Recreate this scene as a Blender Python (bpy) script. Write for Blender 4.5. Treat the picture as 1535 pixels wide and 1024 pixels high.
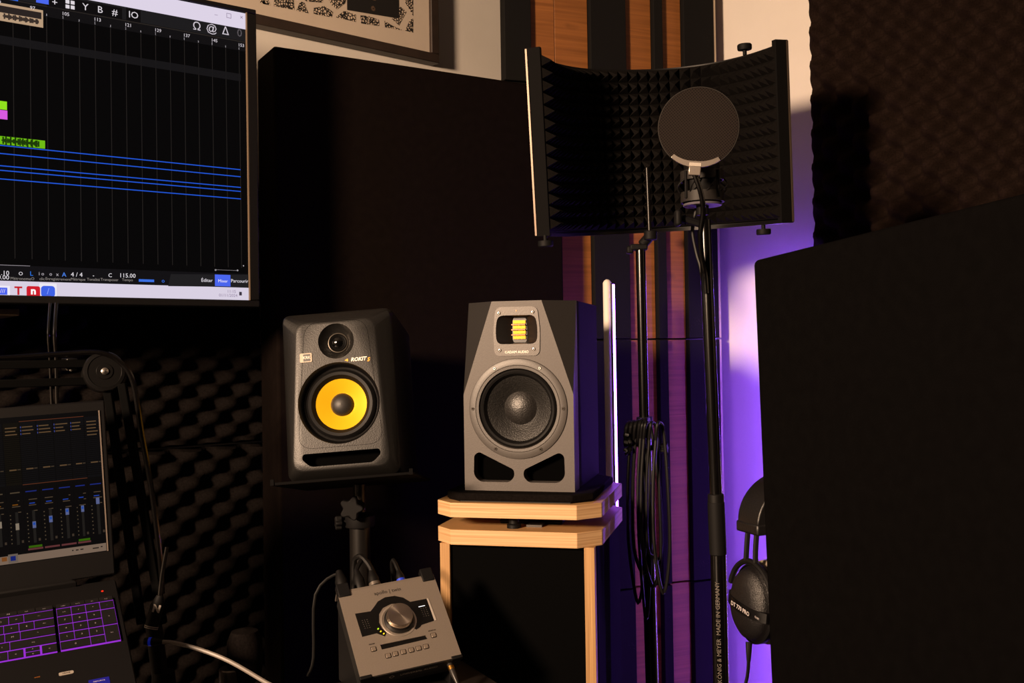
import bpy, bmesh, math, random
from math import pi, sin, cos, radians, sqrt, atan2
from mathutils import Vector, Matrix
random.seed(7)
for o in list(bpy.data.objects): bpy.data.objects.remove(o)
SC = bpy.context.scene
COL = SC.collection

# ---------------------------------------------------------------- camera
EYE = 1.25
FOC = 1500.0
CAM_R = Matrix.Rotation(pi/2 + radians(.8), 3, 'X') @ Matrix.Rotation(radians(-.9), 3, 'Z')
cd = bpy.data.cameras.new('camera'); cam = bpy.data.objects.new('camera', cd); COL.objects.link(cam)
cd.sensor_fit = 'HORIZONTAL'; cd.sensor_width = 36; cd.lens = FOC/1535*36
cd.clip_start = .02
cam.matrix_world = Matrix.Translation((0, 0, EYE)) @ CAM_R.to_4x4()
SC.camera = cam
# ---------------------------------------------------------------- world, lamp, exposure
w = bpy.data.worlds.new('world'); SC.world = w; w.use_nodes = True
w.node_tree.nodes['Background'].inputs[0].default_value = (.9, .7, .6, 1)
w.node_tree.nodes['Background'].inputs[1].default_value = .003
SC.view_settings.view_transform = 'Standard'; SC.view_settings.look = 'None'
SC.view_settings.exposure = 0; SC.view_settings.gamma = 1; SC.view_settings.use_curve_mapping = False

def area_light(name, loc, target, size, power, color, spread=180):
    l = bpy.data.lights.new(name, 'AREA'); l.shape = 'DISK'; l.size = size; l.energy = power; l.color = color
    l.spread = radians(spread)
    o = bpy.data.objects.new(name, l); COL.objects.link(o); o.location = loc
    o.rotation_euler = (Vector(target) - Vector(loc)).to_track_quat('-Z', 'Y').to_euler()
    return o
area_light('warm_room_lamp', (-1.75, -.62, EYE+.62), (.15, 2.0, EYE), .40, 72, (1, .69, .46), 110)

# ---------------------------------------------------------------- geometry helpers
def ray(px, py):
    return CAM_R @ Vector(((px-767.5)/FOC, -(py-512)/FOC, -1))
def P(px, py, d):
    return Vector((0, 0, EYE)) + ray(px, py)*d
class Frame:
    """a thing's own axes: origin + 3x3 rotation"""
    def __init__(s, o, R): s.o = Vector(o); s.R = R
    def world(s, v): return s.o + s.R @ Vector(v)
    def local(s, v): return s.R.transposed() @ (Vector(v)-s.o)
    def hit(s, px, py, ax=1, val=0.0):
        n = s.R.col[ax]; r = ray(px, py); c = Vector((0, 0, EYE))
        t = (n.dot(s.o - c) + val)/n.dot(r)
        return s.local(c + r*t)
    def m4(s): return Matrix.Translation(s.o) @ s.R.to_4x4()
def rotz(a): return Matrix.Rotation(a, 3, 'Z')
def srgb(c):
    if isinstance(c, str): c = [int(c[i:i+2], 16)/255 for i in (0, 2, 4)]
    return tuple(x/12.92 if x <= .04045 else ((x+.055)/1.055)**2.4 for x in c)

MATS = {}
def mat(name, col, rough=.6, metal=0, noise=None, bump=None, emit=0, spec=.5, sheen=0):
    if name in MATS: return MATS[name]
    m = bpy.data.materials.new(name); m.use_nodes = True; nt = m.node_tree; b = nt.nodes['Principled BSDF']
    c = srgb(col); b.inputs['Base Color'].default_value = (*c, 1)
    b.inputs['Roughness'].default_value = rough; b.inputs['Metallic'].default_value = metal
    b.inputs['Specular IOR Level'].default_value = spec
    if sheen: b.inputs['Sheen Weight'].default_value = sheen
    if noise or bump: tc = nt.nodes.new('ShaderNodeTexCoord')
    if noise:
        sc, amt = noise
        n = nt.nodes.new('ShaderNodeTexNoise'); n.inputs['Scale'].default_value = sc; n.inputs['Detail'].default_value = 4
        nt.links.new(tc.outputs['Object'], n.inputs['Vector'])
        r = nt.nodes.new('ShaderNodeValToRGB'); e = r.color_ramp.elements
        e[0].position = .3; e[1].position = .75
        e[0].color = (*[x*(1-amt) for x in c], 1); e[1].color = (*[min(1, x*(1+amt)) for x in c], 1)
        nt.links.new(n.outputs[0], r.inputs[0]); nt.links.new(r.outputs[0], b.inputs['Base Color'])
    if bump:
        sc, st = bump
        n2 = nt.nodes.new('ShaderNodeTexNoise'); n2.inputs['Scale'].default_value = sc; n2.inputs['Detail'].default_value = 3
        nt.links.new(tc.outputs['Object'], n2.inputs['Vector'])
        bp = nt.nodes.new('ShaderNodeBump'); bp.inputs['Strength'].default_value = st; bp.inputs['Distance'].default_value = .002
        nt.links.new(n2.outputs[0], bp.inputs['Height']); nt.links.new(bp.outputs[0], b.inputs['Normal'])
    if emit:
        b.inputs['Emission Color'].default_value = (*c, 1); b.inputs['Emission Strength'].default_value = emit
        if emit >= 1: b.inputs['Base Color'].default_value = (0, 0, 0, 1)
    MATS[name] = m
    return m
def ui(col, k=1.0):
    """screen pixels that give off light"""
    m = mat('screen_%s_%g' % (col, k), col, .4, emit=k, spec=.1); m.node_tree.nodes['Principled BSDF'].inputs['Base Color'].default_value = (0, 0, 0, 1); return m

class G:
    def __init__(s): s.bm = bmesh.new()
    def raw(s, vs, fs, M=None):
        v = [s.bm.verts.new(M @ Vector(p) if M is not None else p) for p in vs]
        for f in fs:
            try: s.bm.faces.new([v[i] for i in f])
            except ValueError: pass
        return s
    def box(s, x0, x1, y0, y1, z0, z1, M=None):
        vs = [(x, y, z) for x in (x0, x1) for y in (y0, y1) for z in (z0, z1)]
        return s.raw(vs, [(0, 1, 3, 2), (4, 6, 7, 5), (0, 4, 5, 1), (2, 3, 7, 6), (0, 2, 6, 4), (1, 5, 7, 3)], M)
    def cbox(s, c, sz, R=None):
        M = Matrix.Translation(c) @ (R.to_4x4() if R is not None else Matrix())
        a, b, d = [x/2 for x in sz]
        return s.box(-a, a, -b, b, -d, d, M)
    def loft(s, loops, closed=True, cap0=True, cap1=True, M=None):
        n = len(loops[0]); vs = [p for l in loops for p in l]; fs = []
        for k in range(len(loops)-1):
            for i in range(n if closed else n-1):
                j = (i+1) % n
                fs.append((k*n+i, k*n+j, (k+1)*n+j, (k+1)*n+i))
        if cap0: fs.append(tuple(range(n))[::-1])
        if cap1: fs.append(tuple((len(loops)-1)*n+i for i in range(n)))
        return s.raw(vs, fs, M)
    def lathe(s, prof, n=32, M=None, cap0=False, cap1=False):
        """profile of (radius, height) about local z"""
        loops = [[(max(r, 1e-5)*cos(2*pi*i/n), max(r, 1e-5)*sin(2*pi*i/n), h) for i in range(n)] for r, h in prof]
        return s.loft(loops, True, cap0, cap1, M)
    def cyl(s, p0, p1, r0, r1=None, n=20):
        p0, p1 = Vector(p0), Vector(p1); d = p1-p0; L = d.length
        q = d.to_track_quat('Z', 'Y').to_matrix().to_4x4()
        return s.lathe([(r0, 0), (r0 if r1 is None else r1, L)], n, Matrix.Translation(p0) @ q, True, True)
    def tube(s, pts, r, n=8, smooth=4):
        pts = [Vector(p) for p in pts]
        if smooth > 1 and len(pts) > 2: pts = catmull(pts, smooth)
        loops = []; t0 = (pts[1]-pts[0]).normalized()
        nrm = t0.orthogonal().normalized()
        for i, p in enumerate(pts):
            t = (pts[min(i+1, len(pts)-1)]-pts[max(i-1, 0)]).normalized()
            nrm = (nrm - t*nrm.dot(t)).normalized(); b = t.cross(nrm)
            rr = r(i/(len(pts)-1)) if callable(r) else r
            loops.append([p + nrm*rr*cos(2*pi*k/n) + b*rr*sin(2*pi*k/n) for k in range(n)])
        return s.loft(loops)
    def prism(s, poly, h0, h1, M=None):
        """polygon in local xy extruded along z"""
        return s.loft([[(x, y, h0) for x, y in poly], [(x, y, h1) for x, y in poly]], M=M)
    def text(s, txt, size, M, align='CENTER', shear=0, bold=0):
        cu = bpy.data.curves.new('t', 'FONT'); cu.body = txt; cu.size = size; cu.align_x = align; cu.align_y = 'CENTER'
        cu.shear = shear; cu.offset = bold; cu.resolution_u = 2
        o = bpy.data.objects.new('t', cu); COL.objects.link(o)
        me = bpy.data.meshes.new_from_object(o)
        bpy.data.objects.remove(o); bpy.data.curves.remove(cu)
        me.transform(M); s.bm.from_mesh(me); bpy.data.meshes.remove(me)
        return s
    def mesh(s, name='m', smooth=35):
        bmesh.ops.recalc_face_normals(s.bm, faces=s.bm.faces)
        me = bpy.data.meshes.new(name); s.bm.to_mesh(me); s.bm.free()
        if smooth:
            me.shade_smooth(); me.set_sharp_from_angle(angle=radians(smooth))
        return me
    def obj(s, name, m, parent=None, bevel=0, smooth=35, seg=2):
        return link(name, s.mesh(name, smooth), m, parent, bevel, seg)
def link(name, me, m, parent=None, bevel=0, seg=2):
    o = bpy.data.objects.new(name, me); COL.objects.link(o)
    if m and not me.materials: me.materials.append(m)
    if parent is not None: o.parent = parent
    if bevel:
        b = o.modifiers.new('bevel', 'BEVEL'); b.width = bevel; b.segments = seg; b.limit_method = 'ANGLE'; b.angle_limit = radians(35)
        b.harden_normals = False
    return o
def catmull(p, k):
    out = []
    for i in range(len(p)-1):
        a, b, c, d = p[max(i-1, 0)], p[i], p[i+1], p[min(i+2, len(p)-1)]
        for j in range(k):
            t = j/k
            out.append(.5*((2*b)+(c-a)*t+(2*a-5*b+4*c-d)*t*t+(3*b-a-3*c+d)*t**3))
    return out+[p[-1]]
def carve(me, cutters, smooth=30):
    """subtract closed shapes from a closed mesh"""
    o = bpy.data.objects.new('c', me); COL.objects.link(o); tmp = []
    for g in cutters:
        c = bpy.data.objects.new('k', g.mesh('k', 0)); COL.objects.link(c); tmp.append(c)
        md = o.modifiers.new('b', 'BOOLEAN'); md.operation = 'DIFFERENCE'; md.solver = 'EXACT'; md.object = c
    dg = bpy.context.evaluated_depsgraph_get(); dg.update()
    r = bpy.data.meshes.new_from_object(o.evaluated_get(dg))
    for c in tmp+[o]: bpy.data.objects.remove(c)
    r.shade_smooth(); r.set_sharp_from_angle(angle=radians(smooth))
    return r
def tag(o, label=None, cat=None, group=None, kind=None):
    if label: o['label'] = label
    if cat: o['category'] = cat
    if group: o['group'] = group
    if kind: o['kind'] = kind
    return o
def thing(name, label, cat, frame=None, group=None):
    o = bpy.data.objects.new(name, None); COL.objects.link(o); o.empty_display_size = .02
    if frame: o.matrix_world = frame.m4()
    return tag(o, label, cat, group)
def rrect(w, h, r, n=5, cx=0, cy=0):
    out = []
    for (sx, sy, a) in ((1, 1, 0), (-1, 1, 90), (-1, -1, 180), (1, -1, 270)):
        for i in range(n+1):
            t = radians(a+90*i/n); out.append((cx+sx*(w/2-r)+r*cos(t), cy+sy*(h/2-r)+r*sin(t)))
    return out
def rpoly(pts, r, n=4):
    """polygon with rounded corners"""
    out = []; N = len(pts)
    for i in range(N):
        p = Vector(pts[i]); a = (Vector(pts[i-1])-p); b = (Vector(pts[(i+1) % N])-p)
        rr = min(r, a.length*.45, b.length*.45); A = p+a.normalized()*rr; B = p+b.normalized()*rr
        for k in range(n+1):
            t = k/n; q = A*(1-t)**2 + p*2*t*(1-t) + B*t*t; out.append((q.x, q.y))
    return out
# local front face (x right, z up, facing -y): maps (x,y,z) of a lathe / text to (x, -z, y)
FRONT = Matrix(((1, 0, 0, 0), (0, 0, -1, 0), (0, 1, 0, 0), (0, 0, 0, 1)))
def front(x, z, y=0): return Matrix.Translation((x, y, z)) @ FRONT

# ---------------------------------------------------------------- materials
M_white = mat('white_plaster', 'd9d2c8', .85, noise=(9, .03), bump=(120, .08))
M_floor = mat('dark_floor', '2a211b', .6, noise=(6, .3))
M_ceil = mat('ceiling_paint', '8a857e', .9)
M_cloth = mat('black_cloth', '110c0a', .95, noise=(60, .15), bump=(900, .3), spec=.03)
M_cloth2 = mat('black_fabric_right', '090808', .97, noise=(60, .12), bump=(900, .3), spec=.01)
M_foam = mat('charcoal_foam', '120f0e', .95, noise=(300, .35), bump=(1500, .4), spec=.03)
M_foam_r = mat('charcoal_foam_sheet', '211814', .95, noise=(300, .35), bump=(1500, .4), spec=.03)
M_shieldfoam = mat('black_pyramid_foam', '141211', .95, noise=(300, .2), spec=.04)
M_blackmetal = mat('black_metal', '0a090a', .5, .0, spec=.3)
M_matteblack = mat('matte_black', '0a090a', .65, spec=.2)
M_deep = mat('deep_black', '030303', .95, spec=.03)
M_rubber = mat('black_rubber', '0a0909', .55, spec=.25)
M_pole = mat('black_gloss_pole', '070606', .2, spec=.5)
M_steel = mat('bright_steel', 'c9c4bd', .3, 1)
M_gold = mat('gold_metal', 'e0a850', .3, 1)
M_speckle = None
def speckled(name, col, dot, scale=160, thr=.045):
    m = mat(name, col, .85, spec=.2); nt = m.node_tree; b = nt.nodes['Principled BSDF']
    tc = nt.nodes.new('ShaderNodeTexCoord'); v = nt.nodes.new('ShaderNodeTexVoronoi'); v.inputs['Scale'].default_value = scale
    n = nt.nodes.new('ShaderNodeTexNoise'); n.inputs['Scale'].default_value = 14
    r = nt.nodes.new('ShaderNodeValToRGB'); r.color_ramp.elements[0].position = thr; r.color_ramp.elements[1].position = thr*2.2
    r.color_ramp.elements[0].color = (*srgb(dot), 1); r.color_ramp.elements[1].color = (*srgb(col), 1)
    g = nt.nodes.new('ShaderNodeMath'); g.operation = 'MULTIPLY_ADD'; g.inputs[1].default_value = .9; g.inputs[2].default_value = -.36
    ad = nt.nodes.new('ShaderNodeMath'); ad.operation = 'ADD'; ad.use_clamp = True
    nt.links.new(tc.outputs['Object'], v.inputs['Vector']); nt.links.new(tc.outputs['Object'], n.inputs['Vector'])
    nt.links.new(n.outputs[0], g.inputs[0]); nt.links.new(v.outputs['Distance'], ad.inputs[0]); nt.links.new(g.outputs[0], ad.inputs[1])
    nt.links.new(ad.outputs[0], r.inputs[0]); nt.links.new(r.outputs[0], b.inputs['Base Color'])
    return m
M_felt = speckled('dusty_black_felt', '0b0a09', '5a5046', 240, .04)
def wood(name, light, dark, axis='Z', scale=55, knots=True, seed=0, rough=.55, contrast=.5):
    """grain lines stacked along one axis of the object"""
    m = mat(name, light, rough, spec=.3); nt = m.node_tree; b = nt.nodes['Principled BSDF']; L = nt.links
    tc = nt.nodes.new('ShaderNodeTexCoord'); mp = nt.nodes.new('ShaderNodeMapping')
    s = {'Z': (4, 4, scale), 'X': (scale, 4, 4), 'Y': (4, scale, 4)}[axis]
    mp.inputs['Scale'].default_value = s; mp.inputs['Location'].default_value = (seed*3.1, seed*1.7, seed*2.3)
    n = nt.nodes.new('ShaderNodeTexNoise'); n.inputs['Scale'].default_value = 1; n.inputs['Detail'].default_value = 6; n.inputs['Distortion'].default_value = .6
    r = nt.nodes.new('ShaderNodeValToRGB'); e = r.color_ramp.elements
    e[0].position = .5-contrast*.35; e[1].position = .5+contrast*.35
    e[0].color = (*srgb(dark), 1); e[1].color = (*srgb(light), 1)
    L.new(tc.outputs['Object'], mp.inputs[0]); L.new(mp.outputs[0], n.inputs['Vector']); L.new(n.outputs[0], r.inputs[0])
    out = r.outputs[0]
    if knots:
        m2 = nt.nodes.new('ShaderNodeMapping'); m2.inputs['Scale'].default_value = (5, 5, 11); m2.inputs['Location'].default_value = (seed*5.3, 0, seed*4.1)
        v = nt.nodes.new('ShaderNodeTexVoronoi'); v.inputs['Scale'].default_value = 1
        n3 = nt.nodes.new('ShaderNodeTexNoise'); n3.inputs['Scale'].default_value = 30; n3.inputs['Detail'].default_value = 3
        ad = nt.nodes.new('ShaderNodeMath'); ad.operation = 'MULTIPLY_ADD'; ad.inputs[1].default_value = .12
        r2 = nt.nodes.new('ShaderNodeValToRGB'); r2.color_ramp.elements[0].position = .1; r2.color_ramp.elements[1].position = .24
        r2.color_ramp.elements[0].color = (1, 1, 1, 1); r2.color_ramp.elements[1].color = (0, 0, 0, 1)
        mx = nt.nodes.new('ShaderNodeMix'); mx.data_type = 'RGBA'; mx.inputs[7].default_value = (*[x*.35 for x in srgb(dark)], 1)
        L.new(tc.outputs['Object'], m2.inputs[0]); L.new(m2.outputs[0], v.inputs['Vector']); L.new(tc.outputs['Object'], n3.inputs['Vector'])
        L.new(n3.outputs[0], ad.inputs[0]); L.new(v.outputs['Distance'], ad.inputs[2])
        L.new(ad.outputs[0], r2.inputs[0]); L.new(r2.outputs[0], mx.inputs[0]); L.new(out, mx.inputs[6]); out = mx.outputs[2]
    L.new(out, b.inputs['Base Color'])
    return m

# ---------------------------------------------------------------- room
dl = Vector((.766, .643, 0)); nl = Vector((.643, -.766, 0))       # left wall direction and inward normal
dr = Vector((.643, -.766, 0)); nr = Vector((-.766, -.643, 0))
WLp = Vector((-.5406, 2.12, 0)); WRp = Vector((.5775, 2.5725, 0))
corner = WLp + dl*((WRp-WLp).dot(dl))
ANG_L = atan2(.643, .766); ANG_R = atan2(-.766, .643)
FL = Frame(corner, rotz(ANG_L))     # left wall: x runs to the corner at 0, -y into the room
FR = Frame(corner, rotz(ANG_R))     # right wall: x runs from the corner at 0, -y into the room
def struct(name, g, m, frame=None):
    o = g.obj(name, m, None, 0, 0)
    if frame: o.matrix_world = frame.m4()
    return tag(o, kind='structure')
struct('wall_left', G().box(-4.2, .1, 0, .1, 0, 2.6), M_white, FL)
struct('wall_right', G().box(0, 4.0, 0, .1, 0, 2.6), M_white, FR)
fl = [FL.world((-4.2, 0, 0)), corner, FR.world((4.0, 0, 0)), FR.world((4.0, -4.2, 0))]
struct('floor', G().prism([(p.x, p.y) for p in fl], -.05, 0), M_floor)
struct('ceiling', G().prism([(p.x, p.y) for p in fl], 2.6, 2.65), M_ceil)

# ---------------------------------------------------------------- egg-crate foam sheets
def foam_sheet(name, label, frame, x0, x1, z0, z1, px, pz, depth, base, m, ph=(0, 0), n=9, edge=None):
    nx = int((x1-x0)/px*n); nz = int((z1-z0)/pz*n)
    vs = []; fs = []
    for j in range(nz+1):
        for i in range(nx+1):
            x = x0+(x1-x0)*i/nx; z = z0+(z1-z0)*j/nz
            c = cos(2*pi*x/px+ph[0])*cos(2*pi*z/pz+ph[1])
            h = .001+base+depth*(.5+.5*max(-1, min(1, c*1.25)))
            xx = x
            if edge: h = .001+base+(h-.001-base)*min(1, .25+(x-x0)/.05)
            if i in (0, nx): h = base*.9
            if edge and i == 0: xx = x+edge*sin(2*pi*z/pz*1.0)
            if j in (0, nz): h = base*.9
            vs.append((xx, -h, z))
    k = nx+1
    for j in range(nz):
        for i in range(nx): fs.append((j*k+i, j*k+i+1, (j+1)*k+i+1, (j+1)*k+i))
    b = len(vs); rim = [i for i in range(k)] + [j*k+nx for j in range(1, nz+1)] + [nz*k+i for i in range(nx-1, -1, -1)] + [j*k for j in range(nz-1, 0, -1)]
    for i in rim: vs.append((vs[i][0], -.001, vs[i][2]))
    R = len(rim)
    for i in range(R): fs.append((rim[i], rim[(i+1) % R], b+(i+1) % R, b+i))
    fs.append(tuple(range(b, b+R)))
    o = G().raw(vs, fs).obj(name, m, None, 0, 60); o.matrix_world = frame.m4()
    return tag(o, label, 'foam')
def wx(frame, px, py): return frame.hit(px, py)
a = FL.hit(387, 600); zs = FL.hit(300, 668).z
foam_sheet('egg_crate_foam', 'dark egg-crate acoustic foam sheet on the wall under the big screen', FL, a.x-1.05, a.x, zs+.002, zs+.56, .074, .054, .03, .012, M_foam)
foam_sheet('egg_crate_foam', 'dark egg-crate acoustic foam sheet low on the wall behind the laptop', FL, a.x-1.05, a.x, zs-.5, zs-.002, .074, .058, .03, .012, M_foam, (.6, 1))
b0 = FR.hit(1222, 200)
foam_sheet('egg_crate_foam', 'large brown-black egg-crate foam sheet on the white wall above the fabric panel', FR, b0.x, b0.x+1.1, EYE-.25, 2.4, .080, .080, .055, .012, M_foam_r, (0, 0), 9, .004)

# ---------------------------------------------------------------- corner trap: stacked felt and wood modules
cl = FL.hit(743, 60); cr = FR.hit(1082, 60)
A = FL.world((cl.x, -.03, 0)); Bp = FR.world((cr.x, -.03, 0)); A.z = Bp.z = 0; A *= (A.y-.19)/A.y; Bp *= (Bp.y-.02)/Bp.y
ca = atan2(Bp.y-A.y, Bp.x-A.x); FC = Frame(A, rotz(ca)); CW = (Bp-A).length
cuts = {k: FC.hit(k, 250).x for k in (798, 836, 886, 940, 981, 995, 1026)}
z1 = FC.hit(900, 508).z; z0 = FC.hit(900, 886).z; MH = z1-z0
sd = 0
for k, (zb, lab) in enumerate(((z0-MH, 'module of black felt and wood boards at the floor end of the corner trap'),
                               (z0, 'module of black felt and wood boards lit purple beside the plywood stand'),
                               (z1, 'module of black felt and orange wood boards behind the curved foam shield'),
                               (z1+MH, 'topmost module of black felt and orange wood boards above the curved foam shield'))):
    if zb < 0: h0 = 0.0
    else: h0 = zb
    h1 = zb+MH-.004
    t = thing('corner_absorber', lab, 'acoustic panel', Frame(FC.world((0, 0, h0)), FC.R), 'stacked corner absorber modules')
    H = h1-h0
    G().loft([[(.002, .02, z), (CW, .02, z), (CW, .11, z), (.10, .11, z)] for z in (0, H)]).obj('back_board', M_deep, t)
    for (xa, xb) in ((0, cuts[798]), (cuts[886], cuts[940]), (cuts[981], cuts[995]), (cuts[1026], CW-.006)):
        G().box(xa+.0005, xb-.0005, -.008, .02, 0, H).obj('felt_strip', M_felt, t, .002)
    G().box(CW-.006, CW, -.006, .11, 0, H).obj('lit_edge', mat('lit_edge_cream', 'b5a58c', .6), t)  # light catching the panel's side edge, put into a cream strip
    for (xa, xb) in ((cuts[798], cuts[836]), (cuts[836], cuts[886]), (cuts[940], cuts[981]), (cuts[995], cuts[1026])):
        sd += 1
        G().box(xa+.0006, xb-.0006, .006, .02, 0, H).obj('wood_board', wood('pine_board_%d' % sd, '9a6232', '6e4320', 'Z', 130, True, sd*1.37, .5, .9), t, .001)

# ---------------------------------------------------------------- big black fabric panel on the left
pl = P(410, 68, 1.98); FB = Frame((pl.x, pl.y, 0), rotz(atan2(.517, .856)))
BW = FB.hit(845, 400).x; BH = pl.z
t = thing('fabric_absorber', 'tall black fabric absorber panel standing under the framed picture', 'acoustic panel', FB)
G().loft([[(0, 0, z), (BW, 0, z), (BW, .035, z), (0, .11, z)] for z in (0, BH)]).obj('fabric_cover', M_cloth, t, .006, 35, 3)
G().box(.02, .12, .098, .112, .02, BH-.02).obj('back_board', M_deep, t)

# ---------------------------------------------------------------- black fabric panel on the right
q0 = P(1127, 390, 1.35); angR = atan2(-.947, .32)
FG = Frame((q0.x, q0.y, q0.z), rotz(angR) @ Matrix.Rotation(radians(-2.4), 3, 'Y'))
t = thing('fabric_gobo', 'large black fabric-covered panel hiding half of the headphones', 'acoustic panel', FG)
g = G(); g.box(0, 1.0, 0, .06, -q0.z+.012, 0); g.obj('fabric_cover', M_cloth2, t, .008, 35, 3)
G().box(.03, .97, .06, .072, -q0.z+.05, -.03).obj('back_board', M_deep, t)

# ---------------------------------------------------------------- framed map print
FP = Frame(FL.world((0, -.032, 0)), FL.R)
c0 = FP.hit(659, 95); PX1, PZ0 = c0.x, c0.z; PW, PH = .80, .60
t = thing('framed_print', 'cream print of black map fragments in a dark wood frame', 'picture', Frame(FP.world((PX1-PW/2, 0, PZ0)), FP.R))
fw = .022
M_frame = mat('dark_wood_frame', '2c211b', .5, noise=(40, .2))
for nm, bx in (('frame_bar', (-PW/2, PW/2, 0, fw)), ('frame_bar', (-PW/2, PW/2, PH-fw, PH)), ('frame_bar', (-PW/2, -PW/2+fw, fw, PH-fw)), ('frame_bar', (PW/2-fw, PW/2, fw, PH-fw))):
    G().box(bx[0], bx[1], 0, .031, bx[2], bx[3]).obj(nm, M_frame, t, .0015)
G().box(-PW/2+fw, PW/2-fw, .010, .028, fw, PH-fw).obj('print_sheet', mat('cream_paper', 'c4b6a6', .7, noise=(20, .03)), t)
def map_ink():
    m = mat('map_ink', '1a1512', .8); nt = m.node_tree; b = nt.nodes['Principled BSDF']; L = nt.links
    tc = nt.nodes.new('ShaderNodeTexCoord'); v = nt.nodes.new('ShaderNodeTexVoronoi'); v.feature = 'DISTANCE_TO_EDGE'; v.inputs['Scale'].default_value = 170
    r = nt.nodes.new('ShaderNodeValToRGB'); r.color_ramp.interpolation = 'CONSTANT'
    r.color_ramp.elements[0].color = (*srgb('17120f'), 1); r.color_ramp.elements[1].color = (*srgb('c9b7a3'), 1); r.color_ramp.elements[1].position = .17
    L.new(tc.outputs['Object'], v.inputs['Vector']); L.new(v.outputs['Distance'], r.inputs[0]); L.new(r.outputs[0], b.inputs['Base Color'])
    return m
M_map = map_ink()
FPI = Frame(t.matrix_world.translation, FP.R)
frs = [[(388, 0), (396, 0), (398, 6), (390, 4)], [(393, 2), (402, 0), (405, 8), (394, 6)], [(411, 0), (440, 0), (441, 15), (410, 9)], [(450, 2), (456, 4), (462, 20), (444, 16)],
       [(458, -4), (484, -2), (483, 4), (457, 2)], [(470, 12), (486, 9), (499, 18), (497, 26), (470, 21)], [(492, -2), (519, -2), (517, 5), (505, 14), (497, 8)],
       [(516, 16), (533, 22), (533, 33), (503, 26)], [(540, 23), (552, 24), (552, 37), (541, 35)], [(553, 24), (568, 30), (568, 39), (553, 37)], [(576, 31), (587, 38), (605, 46), (577, 41)],
       [(600, 10), (609, 18), (598, 38), (587, 29)], [(604, -2), (619, -2), (619, 24), (612, 12)], [(614, 30), (619, 28), (619, 49), (607, 46)]]
g = G(); loc = lambda p: FPI.hit(p[0], p[1], 1, .010)
allf = [[loc(p) for p in f] for f in frs]
for i in range(60):                                     # the rest of the sheet, above and left of what is in view
    cx = random.uniform(-PW/2+.08, PW/2-.1); cz = random.uniform(.17, PH-.09)
    if -.03 < cx < .17 and cz < .42: continue
    n = random.choice((3, 4, 5)); r = random.uniform(.018, .03); a0 = random.uniform(0, 6)
    allf.append([Vector((cx+r*cos(a0+2*pi*k/n), 0, cz+r*.8*sin(a0+2*pi*k/n))) for k in range(n)])
for f in allf: g.raw([(v.x, .0094, v.z) for v in f], [tuple(range(len(f)))])
g.obj('map_fragments', M_map, t, 0, 0)['kind'] = 'stuff'
q = [loc(p) for p in ((520, -6), (520, 15), (598, 28), (596, -6))]
g = G(); g.raw([(q[0].x, .009, q[0].z+.17), (q[1].x, .009, q[1].z), (q[2].x, .009, q[2].z), (q[3].x, .009, q[3].z+.17)], [(0, 1, 2, 3)])
g.obj('dark_print', mat('print_black', '0d0a09', .7), t, 0, 0)
g = G(); e = loc((559, 13))
for k in range(6):
    g.cbox((e.x, .0086, e.z), (.012, .0004, .0012), Matrix.Rotation(k*pi/6, 3, 'Y'))
g.cbox((e.x-.003, .0086, e.z+.02), (.02, .0004, .0015)); g.cbox((e.x+.002, .0086, e.z+.027), (.014, .0004, .0012))
g.obj('emblem', mat('print_brown', '5a4636', .8), t, 0, 0)

# ---------------------------------------------------------------- big screen on the left wall
TD = 1.83; tvr = P(387, 240, TD); FT = Frame((tvr.x, tvr.y, EYE), rotz(atan2(.596, .803)))
top = FT.hit(387, 15).z; bot = FT.hit(385.5, 461).z; TVH = top-bot; TVW = TVH*16/9*.99
FT = Frame((tvr.x, tvr.y, EYE+bot), FT.R)            # origin at the lower right outer corner
t = thing('wall_screen', 'large flat screen showing a dark music editing window with blue lines', 'monitor', FT)
bz = -FT.hit(373, 240).x; bb = FT.hit(372, 450).z; bt = TVH-FT.hit(372, 24).z
G().box(-TVW, 0, .012, .05, 0, TVH).obj('casing', M_matteblack, t, .003)
for (xa, xb, za, zb) in ((-TVW, 0, 0, bb), (-TVW, 0, TVH-bt*.6, TVH), (-TVW, -TVW+bz, bb, TVH-bt*.6), (-bz, 0, bb, TVH-bt*.6)):
    G().box(xa, xb, 0, .012, za, zb).obj('bezel', M_blackmetal, t, .002)
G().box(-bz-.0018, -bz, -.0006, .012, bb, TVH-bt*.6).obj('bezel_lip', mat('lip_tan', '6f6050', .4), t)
G().box(-TVW+bz, -bz-.0018, .004, .012, bb, TVH-bt*.6).obj('screen', mat('screen_panel', '050506', .4, emit=1, spec=.08), t)
G().box(-TVW*.7, -TVW*.3, .05, .13, TVH*.3, TVH*.7).obj('wall_mount', M_blackmetal, t, .004)
def T(px, py): v = FT.hit(px, py, 1, .0036); return (v.x, v.z)
SX0, SX1, SZ1 = -TVW+bz, -bz-.002, TVH-bt*.6
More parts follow.
